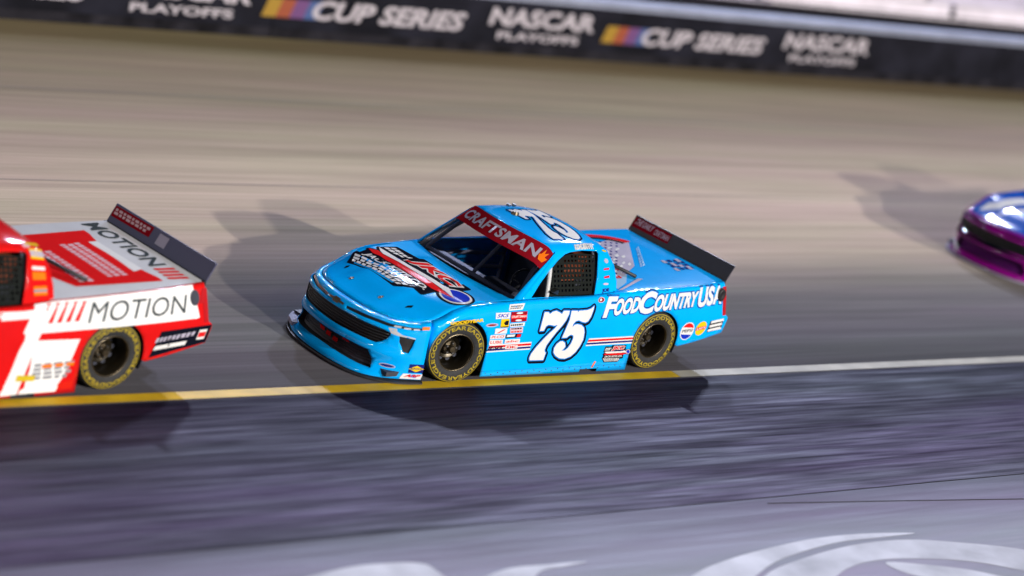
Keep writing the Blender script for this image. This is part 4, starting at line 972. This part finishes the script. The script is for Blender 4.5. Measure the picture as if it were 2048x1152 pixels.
# ---------------------------------------------------------------- red and white truck ahead
def red_truck():
    mtx = MB @ Matrix.Translation((6.836, -.154, 0)) @ Matrix.Rotation(.0798, 4, 'Z')
    c = dict(nose=M['red'], side=M['red'], hood=M['red'], cab=M['red'], bed=M['pearl'], tail=M['red'], spoiler=M['smoke'], splitter=M['splitter'])
    r, B = base_truck('race_truck', mtx, c); tag(r, 'red and white race pickup truck leading, cut off by the left edge', 'race truck', 'race trucks on the banking')
    L, Bd, Cb, sp = B['left'], B['bed'], B['cab'], B['spoiler']
    zt_ = lambda u: zt(u)-.006
    us = [3.55+(UMAX-3.55)*i/24 for i in range(25)]
    decal('white_band', [[(3.45, .66)]+[(u, .652) for u in us[1:-2]]+[(5.40, .645), (UMAX-.11, .66)]+[(u, zt_(u)) for u in us[::-1] if u < UMAX-.11]], gS, .003, SREF, M['brightwhite'], L, .022)
    words('lettering', 'MOTION', ((4.13,.712),(5.28,.722),(4.15,.915),(5.30,.905)), gS, .0045, SREF, M['charcoal'], L, bold=.0, shear=.05)
    for k in range(5):
        u = 3.60+.095*k; decal('slash', [[(u, .74), (u+.05, .74), (u+.12, .925), (u+.07, .925)]], gS, .0045, SREF, M['red' if k < 3 else 'vred'], L, .04)
    decal('number_stroke', [[(3.30,.06),(3.48,.06),(3.72,.86),(3.52,.88),(3.20,.86),(3.20,.80),(3.50,.80)]], gS, .005, SREF, M['brightwhite'], L, .1)
    decal('number_stroke', [[(2.2,.20),(2.5,.15),(2.9,.84),(2.3,.86)]], gS, .005, SREF, M['brightwhite'], L, .1)
    decal('white_panel', [[(3.50,.06),(3.90,.05),(3.985,.28),(4.07,.565),(3.60,.585)]], gS, .003, SREF, M['brightwhite'], L, .1)
    rnd = random.Random(2)
    decal('small_decals', chips(((3.60,.19),(4.02,.185),(3.62,.36),(4.06,.36)), 4, 4, rnd), gS, .0045, SREF, M['grey'], L); decal('small_decals', [[(3.44,.198),(3.64,.185),(3.645,.240),(3.445,.258)]], gS, .007, SREF, M['gold'], L)
    decal('small_decals', chips(((3.70,.30),(4.06,.30),(3.70,.345),(4.06,.345)), 1, 3, rnd), gS, .0055, SREF, M['orange'], L)
    decal('white_pinstripe', [[(2.7,.835),(3.52,.828),(3.54,.872),(2.7,.885)]], gS, .0035, SREF, M['brightwhite'], L, .1)
    decal('black_quarter', [[(4.90,.30),(UMAX-.004,.392),(UMAX-.004,.572),(4.98,.560)]], gS, .003, SREF, M['black'], L, .1)
    decal('quarter_print', chips(((4.93,.440),(5.36,.470),(4.95,.505),(5.38,.530)), 1, 8, rnd), gS, .0045, SREF, M['lilac'], L); decal('quarter_bar', [[(4.93,.372),(5.30,.392),(5.31,.432),(4.95,.415)]], gS, .0045, SREF, M['white'], L)
    decal('quarter_mark', [rect((5.42,.43),(5.515,.53))], gS, .0045, SREF, M['white'], L); decal('quarter_mark', [rect((5.425,.455),(5.51,.505))], gS, .006, SREF, M['vred'], L)
    fu = decal('fuel_port', [disc((5.40, .865), .060, .080)], gS, .0075, SREF, M['interior'], L)
    # bed cover
    decal('bed_panel', [[(-3.46,-.62),(-3.46,.76),(-2.52,.70),(-2.30,.20),(-2.30,-.62)]], gH, .003, UPREF, M['deepred'] if False else M['vred'], Bd, .12)
    decal('bed_box', [[(-3.30,-.30),(-3.40,-.30),(-3.42,.46),(-3.30,.50)]], gH, .0045, UPREF, M['white'], Bd, .1)
    decal('bed_print', chips(((-2.95,.56),(-2.95,-.30),(-3.20,.56),(-3.20,-.30)), 3, 15, rnd)+chips(((-2.60,.62),(-2.60,-.20),(-2.78,.62),(-2.78,-.20)), 2, 11, rnd), gH, .0045, UPREF, M['pink'], Bd)
    words('bed_words', 'MOTION', ((-3.54,-.80),(-3.54,.42),(-3.74,-.80),(-3.74,.42)), gH, .0045, UPREF, M['charcoal'], Bd, bold=.02)
    for k in range(4):
        y = .47+.075*k; decal('slash', [[(-3.54,y),(-3.54,y+.045),(-3.76,y+.075),(-3.76,y+.03)]], gH, .0045, UPREF, M['vred'], Bd)
    b = MBld(); b.tube([(-2.16, -.42, 1.16), (-2.45, .1, 1.06), (-2.68, .62, H(-2.68, .62)+.02)], .020, 8); link('brace_bar', b.mesh('brace_bar', True), r, M['plastic'])
    # pillar marks
    for t, h_, m in ((.60,.022,'gold'),(.72,.05,'yellow'),(.72,.028,'lilac'),(.86,.018,'white'),(.94,.040,'orange'),(1.09,.045,'orange'),(1.09,.015,'grey')):
        decal('pillar_decal', [rect((-1.95, t-h_), (-2.09, t+h_))], gC, .004 if m not in ('lilac', 'grey') else .0055, CREF, M[m], Cb, .05)
    decal('name_strip', [rect((-1.5,.60),(-1.98,.655))], gC, .004, CREF, M['pink'], Cb, .08)
    decal('spoiler_decal', [[(-.845,.35),(-.18,.40),(-.18,.93),(-.845,.90)]], gP, .003, lambda p: (1, 0, .4), M['deepred'], sp); decal('spoiler_print', chips(((-.82,.48),(-.22,.5),(-.82,.82),(-.22,.84)), 2, 8, rnd), gP, .005, lambda p: (1, 0, .4), M['pink'], sp); decal('spoiler_patch', [rect((-.06,.3),(.10,.85))], gP, .003, lambda p: (1, 0, .4), M['lilac'], sp)
red_truck()

# ---------------------------------------------------------------- purple and blue truck behind
def purple_truck():
    mtx = MB @ Matrix.Translation((-13.24, -1.66, 0)) @ Matrix.Rotation(math.radians(-1.0), 4, 'Z')
    c = dict(nose=M['purple'], side=M['purple'], hood=M['blue'], cab=M['blue'], bed=M['blue'], tail=M['purple'], spoiler=M['spoiler'], splitter=M['lilac'])
    r, B = base_truck('race_truck', mtx, c); tag(r, 'purple nosed blue race pickup truck following, cut off by the right edge', 'race truck', 'race trucks on the banking')
    Ns, Hd = B['nose'], B['hood']
    decal('white_corner', [[(-1.0,.048),(-.50,.048),(-.55,.10),(-.70,.15),(-1.0,.15)]], gS, .003, SREF, M['white'], Ns, .05)
    decal('black_nose', [[(-1.2,.33),(-.82,.33),(-.82,.50),(-.74,.545),(.74,.545),(.82,.50),(.82,.33),(1.2,.33),(1.2,.565),(-1.2,.565)]], gS, .003, SREF, M['black'], Ns, .04)
    decal('hood_flash', [[(.62,-.62),(.30,-.72),(-.30,-.60),(-.62,-.30),(-.10,-.35),(.40,-.42)]], gH, .003, UPREF, M['white'], Hd, .08)
    decal('hood_flash', [[(.70,-.30),(.20,-.22),(-.40,.05),(.10,-.05)]], gH, .003, UPREF, M['white'], Hd, .08)
    decal('hood_edge', [[(.84,-.60),(.90,-.3),(.915,0),(.90,.3),(.84,.60),(.74,.60),(.82,.3),(.835,0),(.82,-.3),(.74,-.60)]], gH, .003, UPREF, M['vpurple'], Hd, .06)
    decal('black_bar', [[(-1.05,.290),(1.05,.290),(1.05,.364),(-1.05,.364)], [(-1.1,.345),(-.83,.345),(-.83,.56),(-1.1,.56)]], gS, .010, SREF, M['black'], Ns, .02)
    B['lower'].data.materials[0] = M['vpurple']
    decal('lower_white', [[(-.70,.048),(.70,.048),(.70,.070),(-.70,.070)]], gS, .003, SREF, M['lilac'], Ns, .05)
purple_truck()
